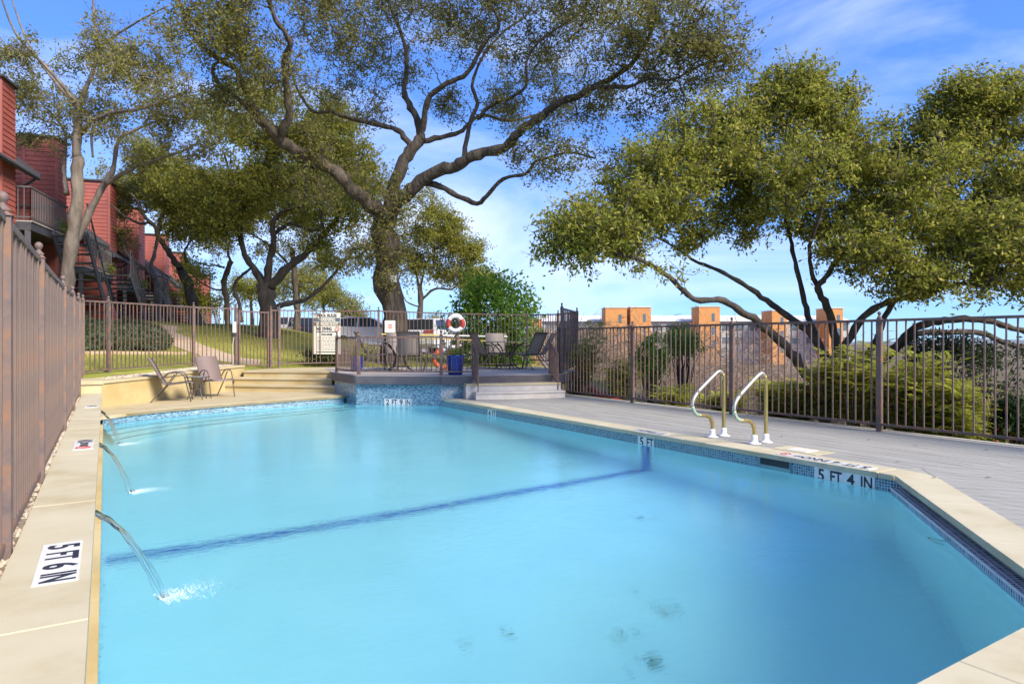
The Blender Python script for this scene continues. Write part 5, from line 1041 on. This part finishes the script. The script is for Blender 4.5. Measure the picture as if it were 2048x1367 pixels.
# floodlight on the great trunk
flo = thing('flood_light', 'grey square flood light fixed to the great trunk', 'light', atZ(787, 556, 19.62))
MB().box((-.1, -.04, -.11), (.1, .04, .11)).build('housing', M_GREYBOX, flo); flo.rotation_euler = (0, 0, -TH)
MB().box((-.08, -.05, -.085), (.08, -.041, .075)).build('lens', mat('pale_lens', (.55, .56, .58), .2), flo); MB().tube([(.02, .03, -.1), (.03, .03, -.6), (.03, .03, -1.3)], .014, 6).build('conduit', M_INK, flo)

# ============================================================ shrubs
def shrub(name, label, cat, px, py, Z, rx, rz, n, L_, W_, m, group=None, stems=9, bark=None, seed=1, top=None, up=.8, base_drop=True):
    rng = np.random.default_rng(seed); c = atZ(px, py, Z); zg = gz(c.x, c.y); r_ = thing(name, label, cat, (c.x, c.y, zg), 0, group); cz = c.z - zg
    k = max(6, int(n / 90)); v = rng.normal(size=(k, 3)); v /= np.linalg.norm(v, axis=1)[:, None]; v *= rng.uniform(.25, 1, k)[:, None] ** .5; cc = v * np.array([rx, rx, rz]) + np.array([0, 0, cz]); cc[:, 2] = np.maximum(cc[:, 2], .05)
    i = rng.integers(0, k, n); pos = cc[i] + rng.normal(0, 1, (n, 3)) * np.array([rx, rx, rz]) * .17; pos[:, 2] = np.maximum(pos[:, 2], .02)
    obj('foliage', quads_mesh('foliage', cards(pos, L_, W_, up, rng), m), r_)
    b = MB()
    for q in cc[:: max(1, k // (stems * 3))]:
        b.tube([Vector((q[0] * .12, q[1] * .12, -.1)), Vector((q[0] * .45, q[1] * .45, q[2] * .6)) + Vector(rng.normal(0, .05, 3)), Vector(q)], [.018, .011, .004], 4, False)
    b.build('stems', bark or M_BARKD, r_); return r_
shrub('broadleaf_shrub', 'fresh green broadleaf shrub behind the patio table', 'shrub', 985, 640, 20.6, 1.3, 1.55, 9500, .15, .07, LEAF_G, seed=41)
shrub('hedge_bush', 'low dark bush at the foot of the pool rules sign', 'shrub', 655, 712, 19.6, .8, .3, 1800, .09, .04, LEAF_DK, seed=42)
def frond_shrub(label, px, py, Z, rx, rz, seed):
    rng = np.random.default_rng(seed); c = atZ(px, py, Z); zg = gz(c.x, c.y); r_ = thing('feathery_shrub', label, 'shrub', (c.x, c.y, zg), 0, 'feathery shrubs outside the right fence'); topz = c.z + rz - zg; b = MB(); vs = []
    for _ in range(32):
        a_ = rng.uniform(0, 6.283); lean = rng.uniform(.15, 1) * rx; hh_ = topz * rng.uniform(.55, 1.08); P = smooth_path([Vector((math.cos(a_) * .08, math.sin(a_) * .08, -.05)), Vector((math.cos(a_) * lean * .35, math.sin(a_) * lean * .35, hh_ * .5)), Vector((math.cos(a_) * lean, math.sin(a_) * lean, hh_))], 6)
        b.tube(P, list(np.linspace(.011, .003, len(P))), 4, False)
        for _ in range(14):
            st_ = P[int(rng.uniform(.25, 1) * (len(P) - 1))]; q = rng.uniform(0, 6.283); d = Vector((math.cos(q), math.sin(q), rng.uniform(-.1, .8))).normalized(); L_ = rng.uniform(.2, .42); sd_ = d.cross(Zv).normalized(); m_ = 13
            for j in range(m_):
                t_ = (j + 1) / m_; p = st_ + d * L_ * t_ - Zv * .22 * L_ * t_ * t_; w_ = .075 * (1 - .65 * t_) + .012
                for sg_ in (-1, 1):
                    o_ = (sd_ * sg_ + d * .45 - Zv * rng.uniform(0, .3)).normalized() * w_; n_ = d * .011
                    vs += [p, p + o_ * .5 + n_, p + o_, p + o_ * .5 - n_]
    obj('foliage', quads_mesh('foliage', np.array([tuple(v) for v in vs]), LEAF_F), r_); b.build('stems', mat('tan_stem', (.30, .22, .13), .8), r_)
for k, (px, py, Z, rx, rz, lab) in enumerate([(1170, 722, 13.2, .75, .85, 'feathery green shrub against the edge on fence'), (1240, 760, 12.2, .6, .5, 'feathery green shrub behind the first right fence post'), (1345, 800, 11.0, .5, .28, 'low feathery green shrub left of the grab rails'), (1555, 800, 9.9, .5, .35, 'low feathery green shrub right of the grab rails'),
                                       (1650, 785, 10.2, .55, .5, 'feathery lime shrub hiding the oak stems'), (1755, 785, 9.8, .55, .55, 'feathery lime shrub at the tall fence post'), (1845, 790, 9.6, .5, .52, 'feathery lime shrub right of the tall fence post'), (1450, 810, 10.6, .5, .22, 'low feathery shrub between the grab rails'), (1600, 810, 10, .45, .35, 'feathery lime shrub left of the oak stems'), (1705, 775, 10, .5, .6, 'feathery lime shrub between the oak stems and tall post'), (1800, 805, 10, .5, .4, 'feathery lime shrub just right of the tall post'), (1905, 820, 9, .42, .38, 'feathery lime shrub behind the red flowers')]):
    Z = (9.0 + rx * 1.05) / (SN + (px - 1024) / F * CS)
    frond_shrub(lab, px, py, Z, rx, rz, 50 + k)
for k, (px, py, Z, rx, rz, lab) in enumerate([(1960, 745, 11.6, .8, .65, 'dark evergreen bush at the right edge'), (1870, 710, 12.4, .6, .5, 'dark evergreen bush under the low oak limbs'), (1365, 685, 16.5, .5, .42, 'dull green bush among the bare shrubs'), (1300, 715, 15, .42, .5, 'olive bush beside the bare shrubs'), (2040, 840, 8.6, .3, .3, 'small blue green bush in the lower right corner of the fence')]):
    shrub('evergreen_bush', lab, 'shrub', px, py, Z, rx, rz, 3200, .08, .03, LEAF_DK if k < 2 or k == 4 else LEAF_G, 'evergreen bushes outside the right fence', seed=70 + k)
# bare winter shrubs
M_TWIG = mat('bare_twig', (.21, .145, .105), .9, (.30, .22, .165), 6); M_TWIG2 = mat('mauve_twig', (.24, .175, .15), .9, (.32, .25, .215), 6)
def bare_shrub(label, px, Z, ht, seed, m=M_TWIG, spread=.55, nst=26, lv=4):
    rng = np.random.default_rng(seed); c = atZ(px, 682, Z); zg = gz(c.x, c.y); r_ = thing('bare_shrub', label, 'shrub', (c.x, c.y, zg), 0, 'bare winter shrubs outside the right fence'); b = MB()
    def grow(p, d, L_, r0, lev):
        q1 = p + d * L_ * .5 + Vector(rng.normal(0, .05, 3)) * L_; q2 = p + d * L_ + Vector(rng.normal(0, .08, 3)) * L_
        b.tube([p, q1, q2], [r0, r0 * .8, r0 * .55], 3, False)
        if lev > 0:
            for _ in range(3 if lev > 1 else 4):
                dd = (d + Vector(rng.normal(0, .5, 3)) + Zv * .12).normalized(); s_ = rng.uniform(.35, 1); grow(p.lerp(q2, s_), dd, L_ * rng.uniform(.5, .8), r0 * .55, lev - 1)
    for _ in range(nst // 3):
        a_ = rng.uniform(0, 6.283); t_ = rng.uniform(.05, spread); d = Vector((math.cos(a_) * t_, math.sin(a_) * t_, 1)).normalized()
        grow(Vector((math.cos(a_) * .15, math.sin(a_) * .15, -.1)), d, ht * rng.uniform(.17, .25), .010, lv)
    b.build('twigs', m, r_)
for k, (px, Z, ht, lab) in enumerate([(1215, 17, 2.6, 'tall bare shrub in front of the orange towers'), (1280, 15, 2.0, 'bare shrub behind the first fence panel'), (1340, 16.5, 2.3, 'bare shrub in the second fence panel'), (1400, 14.5, 2.0, 'bare shrub left of the leaning oak limb'), (1455, 16, 2.3, 'bare shrub behind the second fence post'),
                                (1500, 13.8, 1.9, 'bare shrub under the leaning oak limb'), (1545, 15.5, 2.3, 'bare shrub right of the grab rails'), (1600, 14.5, 2.0, 'bare shrub left of the oak stems'), (1720, 15.5, 2.6, 'bare shrub right of the oak stems'), (1800, 16, 2.4, 'bare shrub behind the tall fence post'), (1900, 15, 2.2, 'bare shrub beneath the low oak limbs'), (2000, 14, 2.4, 'bare shrub at the right edge of the view')]):
    bare_shrub(lab, px, Z, ht, 90 + k, M_TWIG if k % 2 else M_TWIG2)
# far bare woods down the valley: one uncountable mass
n = 130000; U = RNG.uniform(1090, 2300, 320); Zs = RNG.uniform(22, 85, 320); ctr = np.array([np.array(atZ(u, 682, z_q)) for u, z_q in zip(U, Zs)]); gg = ground(ctr[:, 0], ctr[:, 1]); ctr[:, 2] = gg + np.minimum(2.4, np.maximum(1.0, (.9 - gg) * .55))
i = RNG.integers(0, len(ctr), n); v = RNG.normal(0, 1, (n, 3)) * np.array([1.6, 1.6, 1.3]); pos = ctr[i] + v; top = H + np.where(U > 1780, .030, .014)[i] * Zs[i]; pos[:, 2] = np.minimum(pos[:, 2], top + RNG.normal(0, .3, n))
tag(obj('bare_woods', quads_mesh('bare_woods', cards(pos, .55, .02, 2), leafmat('winter_twig', (.17, .115, .09), (.34, .25, .21), (.30, .24, .11), .15, .9))), 'far brown leafless woods filling the valley', None, None, 'stuff')
# dry grass clump and red flowers by the fence
b = MB(); c = atZ(1992, 840, 8.9); zg = gz(c.x, c.y); dg = thing('dry_grass_clump', 'tan dry ornamental grass clump near the right end of the fence', 'plant', (c.x, c.y, zg))
for _ in range(120):
    a_ = rr.uniform(0, 6.28); t_ = rr.uniform(.02, .28); h_ = rr.uniform(.35, .8); b.tube([(rr.gauss(0, .05), rr.gauss(0, .05), -.02), (math.cos(a_) * t_ * .4, math.sin(a_) * t_ * .4, h_ * .6), (math.cos(a_) * t_, math.sin(a_) * t_, h_)], [.006, .004, .002], 3, False)
b.build('blades', mat('straw', (.42, .29, .17), .9), dg)
for k, (px, Z) in enumerate([(1885, 9.0), (1915, 9.1), (1952, 8.9), (1965, 9.3), (2000, 8.6)]):
    p = atZ(px, 682, Z); p.x = max(p.x, 9.02); zg = gz(p.x, p.y); fp = thing('flower_plant', ['low red flowering plant farthest left along the right fence', 'low red flowering plant second from the left along the right fence', 'low red flowering plant in the middle of the five by the fence', 'low red flowering plant left of the dry grass clump', 'low red flowering plant nearest the camera by the dry grass clump'][k], 'flower', (p.x, p.y, zg), 0, 'red flowers along the right fence')
    pos = np.abs(RNG.normal(0, .09, (220, 3))) * np.sign(RNG.normal(size=(220, 3))); pos[:, 2] = np.abs(pos[:, 2]) + .02; obj('foliage', quads_mesh('foliage', cards(pos, .06, .025, 1), LEAF_G), fp)
    pos = RNG.normal(0, .07, (34, 3)); pos[:, 2] = np.abs(pos[:, 2]) + .12; obj('petals', quads_mesh('petals', cards(pos, .035, .03, 1), mat('red_petal', (.50, .03, .04), .6)), fp)
# red kerb of the drive beyond the platform
rk = thing('painted_kerb', 'red painted kerb beyond the first fence panel', 'kerb'); k0 = [atZ(1160, 765, 16.5), atZ(1185, 776, 15.6), atZ(1215, 790, 14.6), atZ(1240, 803, 13.9)]
for p, q in zip(k0, k0[1:]): MB().bar(p - Zv * .1, q - Zv * .1, .16, .28).build('kerb_block', mat('faded_red_paint', (.42, .06, .055), .7, (.34, .07, .06), 6), rk)

# ============================================================ water jets and foam
jm = bpy.data.materials.new('jet_water'); jm.use_nodes = True; t = jm.node_tree; b_ = t.nodes['Principled BSDF']; b_.inputs['Transmission Weight'].default_value = 1; b_.inputs['IOR'].default_value = 1.2; b_.inputs['Roughness'].default_value = .08; b_.inputs['Base Color'].default_value = (.93, .97, 1, 1)
fm = bpy.data.materials.new('foam'); fm.use_nodes = True; t = fm.node_tree; b_ = t.nodes['Principled BSDF']; b_.inputs['Base Color'].default_value = (.86, .92, .95, 1); b_.inputs['Roughness'].default_value = .5; b_.inputs['Alpha'].default_value = .32
for y, (ex_, ey), lab in zip(spout_y, [(.26, 3.86), (.20, 6.72), (.16, 9.95)], ['nearest of the three water jets pouring from the left wall', 'middle water jet pouring from the left wall', 'farthest water jet pouring from the left wall']):
    j = thing('water_jet', lab, 'water jet', group='water jets of the left wall'); st_ = Vector((-.07, y, ZL - .085)); en = Vector((ex_, ey, ZW))
    P = []; R = []
    for q in range(25):
        t_ = q / 24; p = st_.lerp(en, t_); p.z = st_.z + .02 * t_ + (en.z - st_.z - .02) * t_ ** 2; p += Vector((0, 0, .003)) * math.sin(q * 1.3); P.append(p); R.append(.017 - .010 * t_ + .0015 * math.sin(q * 2.1))
    for sx_, kq in ((0, 1.0), (.010, .62), (-.009, .55)):
        MB().tube([p + Vector((sx_ * .35 + sx_ * (q / 24) ** 2 * 2.2, sx_ * .8 * (q / 24), .004 * math.sin(q * .9 + sx_ * 300))) for q, p in enumerate(P)], [r * kq for r in R], 10).build('stream', jm, j, True)
    b = MB(); rg_ = random.Random(int(y * 10)); d = (en - st_); d.z = 0; d.normalize(); sd_ = Vector((-d.y, d.x, 0)); fx = Vector((.95, .3, 0))
    for q in range(900):
        u = abs(rg_.gauss(0, .16)); w_ = rg_.gauss(0, .045 + .12 * u); c = en + fx * (u - .02) + Vector((-.3, .95, 0)) * w_; r_ = rg_.uniform(.001, .0042) * (1 - min(u, .7)); c.z = ZW + r_ * .3
        k = 6; b.add([c + Vector((math.cos(6.283 * i / k) * r_ * 1.4, math.sin(6.283 * i / k) * r_ * 1.4, 0)) for i in range(k)] + [c + Zv * r_], [(i, (i + 1) % k, k) for i in range(k)])
    o = b.build('foam', fm, j); o['kind'] = 'stuff'
# leaf litter on the pool floor and small things on the deck
M_LIT = mat('wet_leaf', (.06, .16, .14), .7)
for k, (px, py) in enumerate([(1298, 1325), (1024, 1272), (1262, 1186), (1327, 1222), (1280, 1040), (1310, 1038), (1236, 1276), (932, 1292)]):
    p = at(px, py, ZW); u = ray(px, py); u.z = 0; u.normalize(); dep = depth(p.y); ang = math.atan2(abs(ray(px, py).z), math.hypot(ray(px, py).x, ray(px, py).y)); tr = math.asin(min(1, math.cos(ang) / 1.33)); p2 = p + u * dep * math.tan(tr)
    lit = thing('leaf_litter', 'small dark patch of sunken leaves on the pool floor', 'leaf litter', (p2.x, p2.y, ZW - depth(p2.y) + .01), 0, 'sunken leaves on the pool floor')
    pos = RNG.normal(0, .035 if k % 3 == 0 else .015, (16 if k % 3 == 0 else 6, 3)) * np.array([1.5, 1, .15]); pos[:, 2] = np.abs(pos[:, 2]); obj('leaves', quads_mesh('leaves', cards(pos, .05, .025, 1), M_LIT), lit)
for k, (px, py, z) in enumerate([(1735, 878, 0), (1977, 898, 0), (1802, 921, 0), (1867, 951, 0), (1969, 952, 0), (1562, 871, 0), (1836, 890, 0)]):
    p = at(px, py, z + .004); lf = tag(obj('fallen_leaf', quads_mesh('fallen_leaf', np.array([[0, 0, 0], [.025, .012, .006], [.055, 0, .004], [.028, -.012, .005]], float), M_SOIL), None, p, (0, 0, k * 1.3)), 'dry leaf on the grey deck ' + ['in front of the tall fence post', 'at the right edge of the view below the fence', 'just beyond the coping marker reading 5 FT 4 IN', 'just outside the pool corner coping', 'right of the pool corner, nearest the camera', 'behind the nearer grab rail', 'midway between fence and pool corner'][k], 'leaf', 'fallen leaves on the deck')
